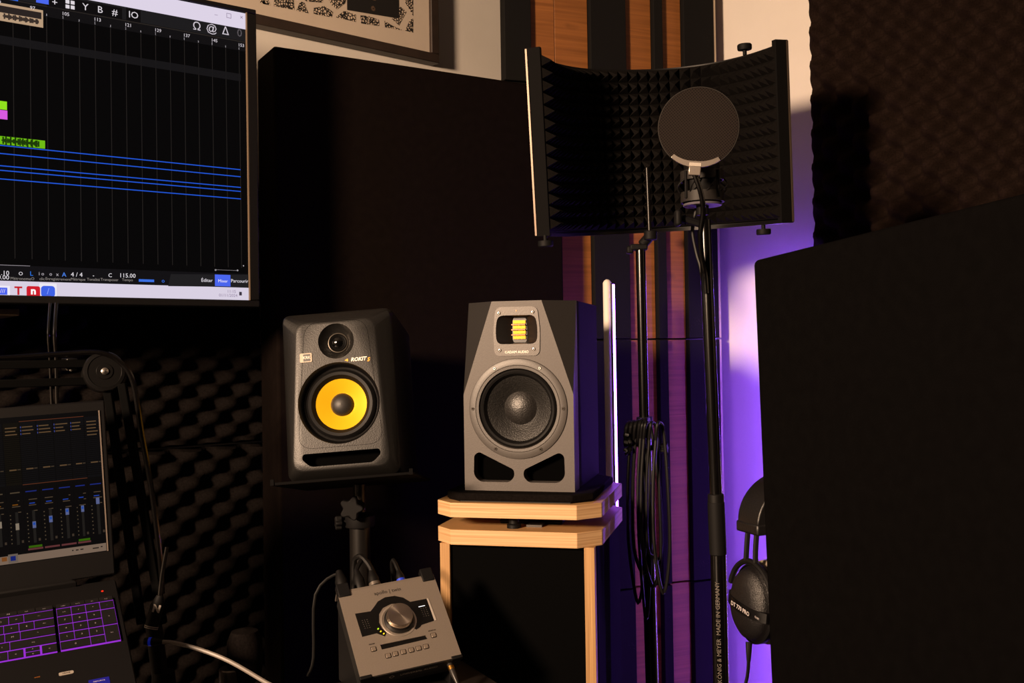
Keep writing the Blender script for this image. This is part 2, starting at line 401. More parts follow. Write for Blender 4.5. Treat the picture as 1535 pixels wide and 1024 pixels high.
class UI:
    """flat shapes drawn on one frame's front plane"""
    def __init__(s, frame, depth, mapper): s.g = {}; s.k = 1.0; s.f = frame; s.d = depth; s.m = mapper
    def G(s, c, k=1.0): g_ = G(); s.g.setdefault((c, k), []).append(g_); return g_
    def poly(s, c, pts, lift=0, k=1.0): s.G(c, k).raw([(x, s.d-lift, z) for x, z in pts], [tuple(range(len(pts)))])
    def pq(s, c, pts, lift=0, k=1.0): s.poly(c, [s.m(*p) for p in pts], lift, k)
    def rect(s, c, x0, x1, z0, z1, lift=0, k=1.0): s.poly(c, [(x0, z0), (x1, z0), (x1, z1), (x0, z1)], lift, k)
    def prect(s, c, px0, py0, px1, py1, lift=0, k=1.0):
        (x0, z1), (x1, z0) = s.m(px0, py0), s.m(px1, py1); s.rect(c, x0, x1, min(z0, z1), max(z0, z1), lift, k)
    def text(s, c, txt, px, py, size, lift=.0004, align='CENTER', k=1.0, bold=0):
        x, z = s.m(px, py); s.G(c, k).text(txt, size, front(x, z, s.d-lift), align, 0, bold)
    def build(s, parent, names):
        for (c, k), gs in s.g.items():
            nm = names.get(c, 'screen_graphics')
            if len(gs) > 8:                     # tiny print, too fine to pick apart
                j = G()
                for g in gs: m_ = g.mesh('j', 0); j.bm.from_mesh(m_); bpy.data.meshes.remove(m_)
                j.obj(nm, ui(c, k*s.k), parent, 0, 0)['kind'] = 'stuff'
            else:
                for g in gs: g.obj(nm, ui(c, k*s.k), parent, 0, 0)
U = UI(FT, .0036, T)
zt = lambda py, px=372: T(px, py)[1]
U.rect('ddd3e6', SX0, SX1, zt(45), SZ1-.001)                                   # white title strip
U.rect('1c1b1d', SX0, SX1, zt(63), zt(45))                                     # tool row
U.rect('2a2522', SX0, SX1, zt(65), zt(63.6), .0001)
U.rect('100f11', SX0, SX1, zt(78), zt(65))
U.rect('151416', SX0, T(361, 120)[0], zt(122, 361), zt(111, 361))
U.rect('d9d0e2', SX0, SX1, zt(450), zt(431.5))                                 # task bar
U.rect('111013', SX0, SX1, zt(431), zt(411))
U.pq('1f1e20', [(252, 429), (256, 411), (372, 412), (372, 430.5)], .0001)
U.prect('4a66ee', 322, 411.5, 345.5, 429.5, .0002)
U.text('f3eef8', 'Mixer', 334, 421.5, .0075); U.text('e8e2ea', 'Éditer', 310, 420.5, .0085); U.text('e8e2ea', 'Parcourir', 359, 421.5, .0085)
gx0 = T(361, 300)[0]; gx1 = T(341, 300)[0]; step = gx0-gx1
for k in range(60):
    x = gx0-k*step*1.0
    if x < SX0: break
    U.rect('262220', x-.0005, x+.0005, zt(402), zt(78))
    U.rect('d8cfd6', x-.0006, x+.0006, zt(77), zt(74) if k % 2 else zt(73))
    if k % 2 == 0:
        U.G('d8cfd6').text(str(153-8*(k//2)), .008, front(x+.004, zt(70), .0032), 'CENTER')
for ya, yb in ((222, 254.4), (233, 265), (254, 281), (261, 287), (274, 298.2)):  # blue automation lines
    z = T(360, yb)[1]; U.rect('2257d8', SX0, gx0, z-.0008, z+.0008, .0002)
def clip(c, pl_, pr_, y0_, y1_, lift):
    x1_, za_ = T(pr_, y0_); zb_ = T(pr_, y1_)[1]; x0_ = T(pl_, y1_)[0]; U.rect(c, x0_, x1_, zb_, za_, lift); return (za_+zb_)/2
zg = clip('6fbc14', -60, 67.5, 211, 223, .0001); clip('8fe01e', -60, 10.4, 152.5, 165, .0001); clip('d85ae0', -1, 11, 166, 179.5, .0001)
x0 = T(2, 213)[0]; zc = zg; g = U.G('1d3a08')
for i in range(40): hh = .0065*abs(sin(i*1.9)*cos(i*.7))+.001; x = x0+(T(58, 215)[0]-x0)*i/40; g.raw([(x, .0033, zc-hh), (x+.0025, .0033, zc-hh), (x+.0025, .0033, zc+hh), (x, .0033, zc+hh)], [(0, 1, 2, 3)])
zg = clip('b89a7c', -60, 64.5, 15.6, 41.7, .0001); clip('2a2321', -60, 62, 19, 29, .0002)
xa = T(4, 29)[0]; zc = zg-.003; g = U.G('3a2f29')
for i in range(40): hh = .004*abs(sin(i*1.3)*cos(i*.5))+.001; x = xa+(T(57, 35)[0]-xa)*i/40; g.raw([(x, .0032, zc-hh-.003), (x+.0025, .0032, zc-hh-.003), (x+.0025, .0032, zc+hh-.003), (x, .0032, zc+hh-.003)], [(0, 1, 2, 3)])
U.prect('4a67ee', 54, -8, 73, 7, .0002); U.prect('2f66d8', -2, -6, 27, 2, .0002)
for px, py, s in ((82, 4, '+'), (128, 11, 'Y'), (150, 15, 'B'), (172, 19, '#'), (200, 23, 'IO')):
    x, z = T(px, py); U.rect('0c0b0d', x-.012, x+.012, z-.010, z+.010, .0001); U.text('ddd6dc', s, px, py, .016, .0003)
x, z = T(105, 7); U.rect('0c0b0d', x-.012, x+.012, z-.01, z+.01, .0001)
for a in (-1, 1):
    for b in (-1, 1): U.rect('ddd6dc', x+a*.004-.003, x+a*.004+.003, z+b*.004-.003, z+b*.004+.003, .0003)
for px, py, s in ((295, 40, 'Ω'), (317, 43, '@'), (338, 47, 'Δ'), (359, 50, '0')): U.text('cfc6d0' if px < 350 else '5a5458', s, px, py, .02, .0003)
for px, s in ((324, '–'), (343, '□'), (362, '×')): U.text('8f7f9a', s, px, 22+(px-324)*.12, .012, .0002)
# transport row
for px, py, s, sz in ((5, 409.5, '1.10', .010), (5, 416, '0.00', .010), (115, 412, '4 / 4', .010), (191, 413.5, '115.00', .010), (165, 413, 'C', .009), (140, 413, '-', .009)):
    U.text('e6e0e6', s, px, py, sz)
for px, s in ((31, 'Métronome'), (87, 'Enregistrement'), (117, 'Métrique'), (140, 'Tonalité'), (164, 'Transposer'), (191, 'Tempo'), (63, 'clic'), (49, 'O')):
    U.text('8d8580', s, px, 417.5+px*.012, .0062)
U.text('e6e0e6', 'O', 31, 410.5, .008); U.text('2f78e8', 'L', 47, 410.5, .01); U.text('b8b0b8', 'i o', 62, 410.5, .008); U.text('b8b0b8', 'o', 76, 411, .008); U.text('b8b0b8', 'x', 86, 411.5, .008); U.text('4f86f0', 'A', 96, 412, .01)
U.prect('3a6fe0', 208, 418.5, 231, 423, .0002); U.text('3a6fe0', 'o', 244.5, 421, .01)
U.prect('9a929a', -40, 396, 45, 398.5, .0001); U.prect('b8b0b6', 323, 404.5, 357, 405.6, .0001)
U.text('d8d0d6', 'o', 356, 405, .006); U.text('d8d0d6', 'o', 323, 404.5, .006); U.text('d8d0d6', '▾', 365, 399, .008)
# task bar icons
U.prect('eeeaf6', -10, 428, 15, 446, .0001); U.prect('4a62ee', -4, 431, 11, 442, .0002); U.text('e8e2f4', '///', 4, 436.5, .009)
U.text('c41e2a', 'T', 27.5, 436.5, .018, .0002, bold=.0006)
x, z = T(50, 437); U.poly('d01c2c', [(x+a, z+b) for a, b in rrect(.020, .017, .003)], .0002); U.text('ffffff', 'n', 50, 436.5, .016, bold=.0006)
x, z = T(72, 437); U.rect('ece8f2', x-.013, x+.013, z-.013, z+.013, .0001); U.poly('3f62e6', [(x+a, z+b) for a, b in rrect(.021, .018, .005)], .0002); U.text('8aa0ff', '/', 72, 437, .014, .0005)
U.prect('6a5a8a', 69, 443, 76.5, 444, .0002)
U.text('8a7a98', '11:15', 347, 437.2, .0075); U.text('8a7a98', '01/11/2024', 342, 443, .0075); U.prect('3a3340', 358.5, 437.5, 362.5, 443, .0002)
U.build(t, {'d9d0e2': 'task_bar', 'ddd3e6': 'title_strip', '2257d8': 'automation_lines', '262220': 'grid_lines', '4a66ee': 'selected_button', '7fd21c': 'green_clip', 'd85ae0': 'violet_clip', 'b89a7c': 'tan_clip', 'd8cfd6': 'ruler_marks'})

# small wooden shelf end and cables under the screen
v = FL.hit(29, 469); o = FL.hit(0, 469)
FS = Frame(FL.world((v.x, -.20, v.z)), FL.R); v2 = FS.hit(29, 469)
s = G().box(v2.x-.5, v2.x, 0, .20, v2.z-.005, v2.z+.006).obj('wall_ledge', mat('raw_wood_edge', '75634f', .7, noise=(60, .2)), None, .001)
s.matrix_world = FS.m4(); tag(s, 'thin pale wooden ledge fixed to the wall under the screen', 'shelf')
for k, (xa, xb) in enumerate(((74, 78), (83.5, 86))):
    c = G().tube([P(xa+1, 455, 1.60), P(xa-1.5, 500, 1.57), P(xa+1, 540, 1.58), P(xb, 610, 1.58), P(xb+4, 680, 1.56), P(xb+10, 800, 1.58)], .0022 if k == 0 else .0030, 8).obj('screen_cable', M_pole)
    tag(c, 'thin glossy black cable hanging down from the big screen' if k == 0 else 'thicker black cable hanging beside the thin one under the screen', 'cable', 'cables under the screen')

# ---------------------------------------------------------------- studio monitor speaker, yellow cone (on the pole stand)
def euler_frame(loc, ry, rx, rz):
    R = rotz(radians(rz)) @ Matrix.Rotation(radians(rx), 3, 'X') @ Matrix.Rotation(radians(ry), 3, 'Y')
    return Frame(loc, R)
FK = euler_frame((-.2836, 1.6707, EYE-.1983), -3.85, -9.5, -1.6)
W, H, D = .188, .283, .246
M_krk = mat('satin_charcoal_plastic', '100f0e', .42, bump=(500, .12), spec=.4)
M_krkbox = mat('black_vinyl_box', '080708', .55, bump=(300, .1), spec=.4)
t = thing('studio_speaker', 'black studio speaker with bright yellow woofer cone on the pole stand', 'speaker', FK)
G().box(-W/2, W/2, .018, D, 0, H).obj('cabinet', M_krkbox, t, .004)
def rl(w0, w1, z0, z1, r, y, n=6):
    """rounded trapezoid loop on the front: bottom width w0, top width w1"""
    p = rpoly([(-w0/2, z0), (w0/2, z0), (w1/2, z1), (-w1/2, z1)], r, n); return [(x, y, z) for x, z in p]
g = G().loft([rl(W, W, 0, H, .012, .02), rl(W, W, 0, H, .014, .004), rl(W-.006, W-.004, .003, H-.003, .014, -.001), rl(.166, .136, .012, H-.017, .022, -.012), rl(.160, .130, .015, H-.020, .022, -.0135)])
cut = [G().lathe([(.0305, -.03), (.0305, .03)], 48, front(0, .229), True, True),
       G().lathe([(.0690, -.03), (.0690, .03)], 64, front(0, .1235), True, True),
       G().prism(rpoly([(-.064, .042), (.064, .042), (.066, .033), (.052, .020), (-.052, .020), (-.066, .033)], .006), -.03, .03, FRONT)]
ring = G().loft([rl(.1420, .1080, .052, .268, .024, -.02), rl(.1420, .1080, .052, .268, .024, -.0125)])
me = carve(g.mesh('k', 35), cut)
fp = link('baffle', me, M_krk, t)
inn = rl(.1430, .1060, .0500, .2640, .026, -.0137, 6); inn2 = rl(.1420, .1050, .0505, .2635, .0255, -.0137, 6)
G().loft([inn, inn2], True, False, False).obj('panel_groove', M_deep, t)
G().lathe([(.0310, .0128), (.0300, .0100), (.024, .002), (.0180, -.004), (.0162, -.006)], 48, front(0, .229)).obj('tweeter_waveguide', M_krk, t)
G().lathe([(.0170, -.0062), (.0172, -.0035), (.0158, -.0030), (.0152, -.0050)], 48, front(0, .229)).obj('tweeter_ring', mat('grey_ring', '7a746c', .3, .8), t)
G().lathe([(.0153, -.0055), (.0135, -.0005), (.0095, .0035), (.0045, .0055), (.0001, .0060)], 40, front(0, .229)).obj('tweeter_dome', mat('gloss_black_dome', '060606', .12, spec=.9), t)
wo = thing('x', None, None); bpy.data.objects.remove(wo)
ws = G().lathe([(.0700, .0128), (.0680, .0105), (.0660, .000), (.0630, -.006), (.0600, -.0075)], 64, front(0, .1235)).obj('woofer_frame', mat('gloss_frame', '0f0e0e', .3, spec=.7), t)
G().lathe([(.0605, -.0080), (.0585, -.0020), (.0545, .0015), (.0495, .0005), (.0460, -.0040), (.0435, -.0075)], 64, front(0, .1235)).obj('rubber_surround', M_rubber, ws)
M_yel = mat('yellow_woven_cone', 'ecb91c', .38, .25, spec=.5)
_b = M_yel.node_tree.nodes['Principled BSDF']; _b.inputs['Anisotropic'].default_value = .8
_t = M_yel.node_tree.nodes.new('ShaderNodeTangent'); _t.direction_type = 'RADIAL'; _t.axis = 'Y'; M_yel.node_tree.links.new(_t.outputs[0], _b.inputs['Tangent'])
G().lathe([(.0438, -.0074), (.0380, -.0092), (.0300, -.0118), (.0200, -.0152), (.018, -.0158)], 64, FRONT).obj('cone', M_yel, ws); COL.objects['cone'].location = (0, 0, .1235); COL.objects['cone']['label'] = 'bright yellow woofer cone'
G().lathe([(.0198, -.0153), (.0190, -.0120), (.0160, -.0085), (.0105, -.0055), (.0050, -.0040), (.0001, -.0036)], 40, front(0, .1235)).obj('dust_cap', mat('matte_cap', '201d1b', .5), ws)
G().box(-.062, .062, .016, .02, .019, .044).obj('port_back', M_deep, t)
bd = G().prism(rrect(.0205, .0155, .002), .0132, .0150, front(-.052, .204)).obj('badge', mat('badge_silver', '6e655c', .35, .9), t)
G().prism(rrect(.0120, .0120, .001), .0150, .0153, front(-.0505, .204)).obj('badge_plate', mat('badge_dark', '1a1716', .4), bd)
G().text('KRK', .0068, front(-.0505, .204, -.0156), 'CENTER', 0, .00015).obj('badge_lettering', mat('badge_text', 'cfc5b8', .4), bd, 0, 0)
g = G().text('ROKIT', .0088, front(.0365, .1945, -.0142), 'CENTER', .25, .0003); g.obj('lettering', mat('logo_white', 'f2eadf', .5), t, 0, 0)
g = G().text('5', .0088, front(.0535, .1925, -.0142), 'CENTER', .2, .0003); g.raw([(.013, -.0142, .1945), (.0185, -.0142, .1970), (.0195, -.0142, .1945), (.0185, -.0142, .1920)], [(0, 1, 2, 3)])
g.obj('lettering', mat('logo_yellow', 'f0a81c', .5), t, 0, 0)['label'] = 'yellow arrow and figure of the logo'

# its pole stand
FKS = Frame(FK.o, FK.R)
t = thing('speaker_stand', 'black pole stand with tilted plate under the yellow-coned speaker', 'stand', Frame((FK.world((0, .14, 0)).x, FK.world((0, .14, 0)).y, 0), Matrix.Identity(3)))
base = t.matrix_world.translation.copy()
def in_t(v): return v-base
g = G(); Mk = Matrix.Translation(-base) @ FK.m4()
g.box(-.118, .118, -.020, .235, -.006, -.001, Mk); g.obj('top_plate', mat('plate_black', '060505', .8, spec=.08), t, .001)
g = G(); g.box(-.118, -.112, -.022, -.019, -.006, .004, Mk); g.box(.112, .118, -.022, -.019, -.006, .004, Mk); g.obj('plate_lip', mat('plate_black', '060505', .8, spec=.08), t)
pt = FK.world((0, .14, -.006)); zk = lambda py: P(520, py, 1.80).z
G().cyl((0, 0, zk(800)), pt-base, .011).obj('rod', mat('grey_rod', '3c3835', .35, .6), t)
G().lathe([(.026, zk(790)), (.027, zk(788)), (.027, zk(774)), (.022, zk(771)), (.012, zk(768))], 32).obj('collar', M_matteblack, t)
G().cyl((0, 0, .10), (0, 0, zk(790)), .0185, None, 28).obj('tube', mat('grey_black_tube', '1a1817', .35, .3, spec=.6), t)
def star_knob(parent, c, r, th, m, axis=(0, -1, 0)):
    pts = []
    for i in range(40):
        a = 2*pi*i/40; rr = r*(.82+.18*cos(5*a)); pts.append((rr*cos(a), rr*sin(a)))
    q = Vector(axis).to_track_quat('Z', 'Y').to_matrix().to_4x4()
    g = G().prism(pts, 0, th, Matrix.Translation(c) @ q); g.cyl(Vector(c), Vector(c)-Vector(axis)*th*1.4, r*.35)
    return g.obj('star_knob', m, parent, .002)
star_knob(t, (-.008, -.03, zk(758)), .022, .016, M_matteblack)
G().cyl((0, .0, zk(758)), (-.008, -.03, zk(758)), .012).obj('clamp', M_matteblack, t)
star_knob(t, (-.030, -.012, zk(782)), .013, .012, M_matteblack, (-1, -.3, 0))
for k in range(3):
    a = radians(90+120*k); G().tube([(0, 0, .30), (.10*cos(a), .10*sin(a), .16), (.24*cos(a), .24*sin(a), .012)], .010, 10).obj('leg', M_matteblack, t)

# ---------------------------------------------------------------- studio monitor speaker, grey baffle with gold ribbon tweeter
FA = euler_frame((.0086, 1.774, EYE-.2403), .1, .3, -13.9)
W, H, D = .200, .337, .27
M_adam = mat('grey_textured_baffle', '544f4c', .5, noise=(300, .06), bump=(700, .18), spec=.4)
M_abox = mat('black_wrap_box', '0a090a', .8, bump=(250, .1), spec=.06)
t = thing('studio_speaker', 'grey-fronted studio speaker with gold ribbon tweeter on the plywood stand', 'speaker', FA)
cx = .5
tx = .0455; tz = .171                       # half top width of the front trapezoid, height where it reaches full width
zb = H
fv = [(-W/2, 0, 0), (W/2, 0, 0), (W/2, 0, tz), (tx, 0, H), (-tx, 0, H), (-W/2, 0, tz), (-W/2, .042, H), (W/2, .042, H),
      (-W/2, .045, 0), (W/2, .045, 0), (W/2, .045, H), (-W/2, .045, H)]
ff = [(0, 1, 2, 3, 4, 5), (5, 4, 6), (2, 7, 3), (3, 7, 10, 11, 6, 4), (0, 5, 6, 11, 8), (1, 9, 10, 7, 2), (0, 8, 9, 1), (8, 11, 10, 9)]
cz = .1460
portL = [(-.082, .063), (-.073, .069), (-.030, .048), (-.009, .038), (-.008, .026), (-.017, .0155), (-.072, .0155), (-.083, .027)]
portR = [(-x, z) for x, z in portL][::-1]
cut = [G().lathe([(.0705, -.05), (.0705, .02)], 64, front(0, cz), True, True),
       G().prism(rpoly(portL, .008), -.028, .02, FRONT), G().prism(rpoly(portR, .008), -.028, .02, FRONT),
       G().prism(rpoly([(-.037, .2600), (.037, .2600), (.039, .286), (.035, .3120), (-.035, .3120), (-.039, .286)], .010), -.028, .02, FRONT)]
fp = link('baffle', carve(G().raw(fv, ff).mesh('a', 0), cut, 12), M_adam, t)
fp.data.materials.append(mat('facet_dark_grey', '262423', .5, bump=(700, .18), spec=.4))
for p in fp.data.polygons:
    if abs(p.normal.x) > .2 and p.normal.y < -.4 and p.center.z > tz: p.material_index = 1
G().box(-W/2, W/2, .045, D, 0, H).obj('cabinet', M_abox, t, .0015)
zc = .2835
pts = rpoly([(-.041, zc-.044), (.041, zc-.044), (.0425, zc), (.038, zc+.043), (-.038, zc+.043), (-.0425, zc)], .011)
hole = rpoly([(-.0365, .2605), (.0365, .2605), (.0385, .286), (.0345, .3115), (-.0345, .3115), (-.0385, .286)], .011)
tp = link('tweeter_plate', carve(G().prism(pts, .0002, .0022, FRONT).mesh('p', 0), [G().prism(hole, -.01, .01, FRONT)]), mat('tweeter_plate_grey', '57514d', .42, bump=(700, .1)), t)
g = G(); inner = [(x*.42, zc-.0+(z-.286)*.86) for x, z in hole]
g.loft([[(x, -.0018, z) for x, z in hole], [(x*.62, .012, .286+(z-.286)*.93) for x, z in hole], [(x*.36, .0225, .286+(z-.286)*.88) for x, z in hole]], True, False, True)
g.obj('horn', mat('horn_black', '1c1a19', .35), tp)
M_goldfoil = mat('gold_foil', 'a87808', .4, .6, noise=(400, .25))
for k in range(4):
    z = .2695+k*.0092
    G().box(-.0115, .0115, .0195, .0215, z, z+.0058).obj('ribbon_fold', M_goldfoil, tp)
for k in range(3):
    z = .2766+k*.0092
    G().box(-.0135, .0118, .014, .0195, z-.0004, z+.0010).obj('ribbon_bar', mat('copper_bar', 'b06a48', .4, .5), tp)
def screw(parent, x, z, y, r=.0031, m=M_steel):
    s = G().lathe([(r, 0), (r, .0008), (r*.75, .0013), (r*.5, .0013), (r*.5, .0002), (.0001, .0002)], 16, front(x, z, y), True).obj('screw', m, parent)
    G().lathe([(r*.48, .0003), (.0001, .0003)], 6, front(x, z, y)).obj('socket', M_deep, s)
for x, z in ((-.0315, .3160), (.0300, .3165), (-.0310, .2500), (.0310, .2510)): screw(tp, x, z, -.0022)
G().lathe([(.0012, 0), (.0012, .0004), (.0001, .0006)], 12, front(0, .3195, -.0022)).obj('indicator', mat('amber_dot', 'd9a060', .4), tp)
g = G().text('ADAM AUDIO', .0062, front(.002, .2462, -.0024), 'CENTER', 0, .00018)
g.raw([(-.0195+.0022*cos(radians(a))*k, -.0024, .2462+.0022*sin(radians(a))*k) for k in (1, .55) for a in range(40, 330, 24)], [(i, i+1, 14+i, 13+i) for i in range(12)])
g.obj('lettering', mat('logo_cream', 'e6ddd2', .5), tp, 0, 0)
wf = G().lathe([(.0890, .0002), (.0890, .0022), (.0870, .0030), (.0775, .0030), (.0768, .0022), (.0760, .0030), (.0715, .0028), (.0705, .0005), (.0700, -.004)], 72, front(0, cz)).obj('woofer_frame', mat('woofer_ring_grey', '474340', .42, bump=(700, .1)), t)
G().lathe([(.0893, .0002), (.0893, .0006), (.0889, .0006)], 72, front(0, cz)).obj('frame_groove', M_deep, wf)
G().lathe([(.0705, -.003), (.0690, .0015), (.0660, .0035), (.0625, .0020), (.0600, -.0030), (.0580, -.0065)], 64, front(0, cz)).obj('rubber_surround', M_rubber, wf)
M_cone = mat('woven_black_cone', '141312', .45, noise=(260, .5), bump=(420, .35), spec=.5)
G().lathe([(.0582, -.0065), (.0500, -.0100), (.0400, -.0150), (.0300, -.0200), (.0295, -.0202)], 64, front(0, cz)).obj('cone', M_cone, wf)
G().lathe([(.0297, -.0198), (.0240, -.0165), (.0160, -.0135), (.0080, -.0118), (.0001, -.0113)], 48, front(0, cz)).obj('dust_cap', mat('woven_cap', '1d1b1a', .38, noise=(260, .4), bump=(420, .3), spec=.6), wf)
for k in range(6): screw(wf, .0823*cos(radians(60*k)), cz+.0823*sin(radians(60*k)), -.003, .0029, M_steel if k in (1, 2) else mat('dark_screw', '4a4540', .4, .8))
G().box(-.09, .09, .0262, .0290, .01, .075).obj('port_back', M_deep, t)

# ---------------------------------------------------------------- plywood speaker stand with floating top
M_plyface = mat('birch_ply_face', 'b98f5c', .5, noise=(14, .12), bump=(200, .05))
M_plyedge = wood('birch_ply_edge', 'e6c193', 'a87a4c', 'Z', 330, False, 2, .55, .9)
M_plyleg = wood('birch_ply_leg_edge', 'cfa672', '8a6239', 'X', 420, False, 5, .55, .9)
FST = Frame((FA.o.x, FA.o.y, 0), FA.R)
zA = FA.o.z
w2 = .148; dfr = -.045; dbk = .285; ch = .034
octo = [(-w2+ch, dfr), (w2-ch*1.1, dfr), (w2, dfr+ch*1.1), (w2, dbk-ch), (w2-ch, dbk), (-w2+ch, dbk), (-w2, dbk-ch), (-w2, dfr+ch)]
FSTZ = Frame((FA.o.x, FA.o.y, 0), rotz(radians(-13.9)))
pad = thing('isolation_pad', 'black foam pad with cut corners under the grey-fronted speaker', 'pad', Frame((FA.o.x, FA.o.y, zA-.014), FSTZ.R))
G().prism([(x*.90, (y-.12)*.90+.116) for x, y in octo], 0, .0135).obj('foam_body', M_foam, pad, .003)
G().prism([(x*.88, (y-.12)*.88+.116) for x, y in octo], -.0018, 0).obj('base_sheet', M_rubber, pad)
zt1 = zA-.016; zt0 = zt1-.0255; zl1 = zt0-.0215; zl0 = zl1-.0265
st = thing('plywood_stand', 'plywood speaker stand with floating top plate and black infill panels', 'stand', FSTZ)
def ply(name, poly, z0, z1, parent):
    o = G().prism(poly, z0, z1).obj(name, M_plyedge, parent, .0008); o.data.materials.append(M_plyface)
    for p in o.data.polygons:
        if abs(p.normal.z) > .9: p.material_index = 1
    return o
ply('top_plate', octo, zt0, zt1, st)
ply('lower_plate', octo, zl0, zl1, st)
for (x, y) in ((-.008, -.01), (-.09, .22), (.09, .22)):
    k = G().lathe([(.0125, zl1), (.0125, zl1+.006), (.009, zl1+.008), (.009, zt0-.003), (.013, zt0)], 24, Matrix.Translation((x, y, 0)), True, True).obj('isolator_foot', M_rubber, st)
G().box(-.045, .07, .03, .09, zl1, zl1+.008).obj('mount_block', M_matteblack, st, .003)
G().box(.012, .04, .0, .03, zl1, zl1+.004).obj('mount_plate', mat('grey_plate', '4a4642', .4, .5), st)
for sx in (-1, 1):
    xa = sx*(w2-.010); xb = sx*(w2-.028)
    G().box(min(xa, xb), max(xa, xb), dfr+.012, dbk-.02, 0, zl0).obj('side_panel', M_plyleg, st, .0008)
G().box(-w2+.028, w2-.028, dfr+.020, dfr+.030, .02, zl0).obj('front_infill', mat('infill_black', '050505', .95, spec=.03), st)
G().box(-w2+.028, w2-.028, dbk-.035, dbk-.025, .02, zl0).obj('back_infill', M_deep, st)
for sx in (-1, 1): G().box(sx*(w2-.0095)-.001, sx*(w2-.0095)+.001, dfr+.03, dbk-.02, .02, zl0-.001).obj('side_cloth', M_deep, st)

# ---------------------------------------------------------------- desk
DZ = .735; r = ray(693, 990); dk = Vector((0, 0, EYE)) + r*((DZ-EYE)/r.z)
FD = Frame((dk.x, dk.y, 0), rotz(radians(28)))
t = thing('desk', 'dark brown desk under the laptop and the audio interface', 'desk', FD)
M_desk = mat('dark_desk_wood', '140e0c', .5, noise=(30, .3))
G().box(-1.25, 0, -.70, 0, DZ-.03, DZ).obj('desk_top', M_desk, t, .003)
for (x, y) in ((-1.2, -.65), (-.05, -.65), (-1.2, -.05), (-.05, -.05)): G().box(x-.025, x+.025, y-.025, y+.025, 0, DZ-.03).obj('leg', M_matteblack, t)

# ---------------------------------------------------------------- audio interface (silver wedge)
FI = euler_frame((-.1827, 1.565, EYE-.4166), -6.16, 43.7, 27.09)
w2, h2 = .08, .075
t = thing('audio_interface', 'silver desktop audio interface with a big round knob and small square keys', 'audio interface', FI)
M_alu = mat('bead_blasted_aluminium', 'a59a8f', .42, .7, noise=(500, .05), bump=(900, .05))
def I(px, py): v = FI.hit(px, py, 2, 0); return (v.x, v.y)
def IC(cx, cy): return I(480+cx/5.564, 840+cy/5.564)     # points read off the enlarged view
dark = [IC(*p) for p in ((290, 447), (420, 427), (445, 395), (480, 345), (540, 310), (620, 298), (690, 312), (750, 348), (885, 322), (965, 500), (845, 540), (830, 560), (800, 580), (772, 560), (792, 520), (782, 440), (735, 385), (660, 360), (590, 365), (520, 400), (490, 450), (490, 520), (512, 565), (552, 605), (540, 635), (470, 610), (350, 640))]
slot = [IC(*p) for p in ((500, 705), (880, 625), (900, 655), (515, 745))]
fold = .012
plate = G().prism(rpoly([(-w2, -h2), (w2, -h2), (w2, h2), (-w2, h2)], .004), -.0022, 0)
top = link('top_plate', carve(plate.mesh('t', 0), [G().prism(slot, -.01, .01)]), M_alu, t)
G().loft([[(x, h2-.001, -.0001), (x, h2+.004, -.001), (x, h2+.0065, -.005), (x, h2+.007, -.030), (x, h2+.005, -.030), (x, h2+.0045, -.006), (x, h2+.002, -.003), (x, h2-.001, -.0022)] for x in (-w2, w2)]).obj('rear_fold', M_alu, t)
G().prism([(-w2+.003, -h2+.002), (w2-.003, -h2+.002), (w2-.003, h2+.003), (-w2+.003, h2+.003)], -.0400, -.0022).obj('body', mat('interface_body', '0c0b0b', .6), t)
G().box(-w2+.001, w2-.001, -h2-.001, -h2+.002, -.024, -.0022).obj('front_lip', mat('interface_front', '100f0f', .5), t)
for (x, y, sx, sy) in ((-w2+.010, h2+.001, .020, .018), (w2-.011, h2+.001, .020, .018)):
    G().box(x-sx/2, x+sx/2, y-sy/2, y+sy/2+.006, -.012, .0025).obj('corner_clip', M_matteblack, t, .0015)
for x in (-w2+.008, w2-.008): G().box(x-.009, x+.009, -h2-.002, -h2+.0035, -.006, .0015).obj('front_clip', M_matteblack, t, .001)
dw = G().prism(dark, .0, .0005).obj('display_window', mat('gloss_black_glass', '060606', .12, spec=.7), t)
kc = IC(645, 445); kb = IC(640, 470)
kx, ky = IC(655, 500)
kn = G().lathe([(.0235, 0), (.0235, .003), (.0205, .0045), (.0203, .0150), (.0192, .0163)], 64, Matrix.Translation((kx, ky, 0)), True).obj('knob_skirt', mat('knob_black', '171514', .35), t)
mk = mat('spun_aluminium', 'cfc2b4', .25, 1); nt = mk.node_tree
# concentric turning marks: anisotropic highlight fans
bn = nt.nodes['Principled BSDF']; bn.inputs['Anisotropic'].default_value = .85
tg = nt.nodes.new('ShaderNodeTangent'); tg.direction_type = 'RADIAL'; tg.axis = 'Z'; nt.links.new(tg.outputs[0], bn.inputs['Tangent'])
o = G().lathe([(.0205, .0100), (.0203, .0165), (.0196, .0175), (.0100, .0176), (.0001, .0176)], 64).obj('knob_cap', mk, kn); o.location = (kx, ky, 0)
G().lathe([(.0250, .0002), (.0258, .0009), (.0280, .0009), (.0286, .0002)], 64, Matrix.Translation((kx, ky, 0))).obj('knob_ring', mat('ring_alu', 'd6cabd', .3, .8), t)
G().lathe([(.0006, 0), (.0001, .0002)], 10, Matrix.Translation((kx-.006, ky+.0155, .0177)), True).obj('knob_mark', M_deep, kn)
for p, c in (((483, 574), 'a8c81e'), ((505, 595), 'f0c020'), ((530, 614), 'f0c020')):
    x, y = IC(*p); G().cbox((x, y, .0007), (.0026, .0018, .0005), Matrix.Rotation(.7, 3, 'Z')).obj('level_light', ui(c, 2.0), dw)
x0, y0 = IC(820, 391); x1, y1 = IC(873, 379)
G().prism([(x0, y0-.0006), (x1, y1-.0006), (x1, y1+.0006), (x0, y0+.0006)], .0005, .0008).obj('lit_bar', ui('f4f0f0', 1.2), dw)
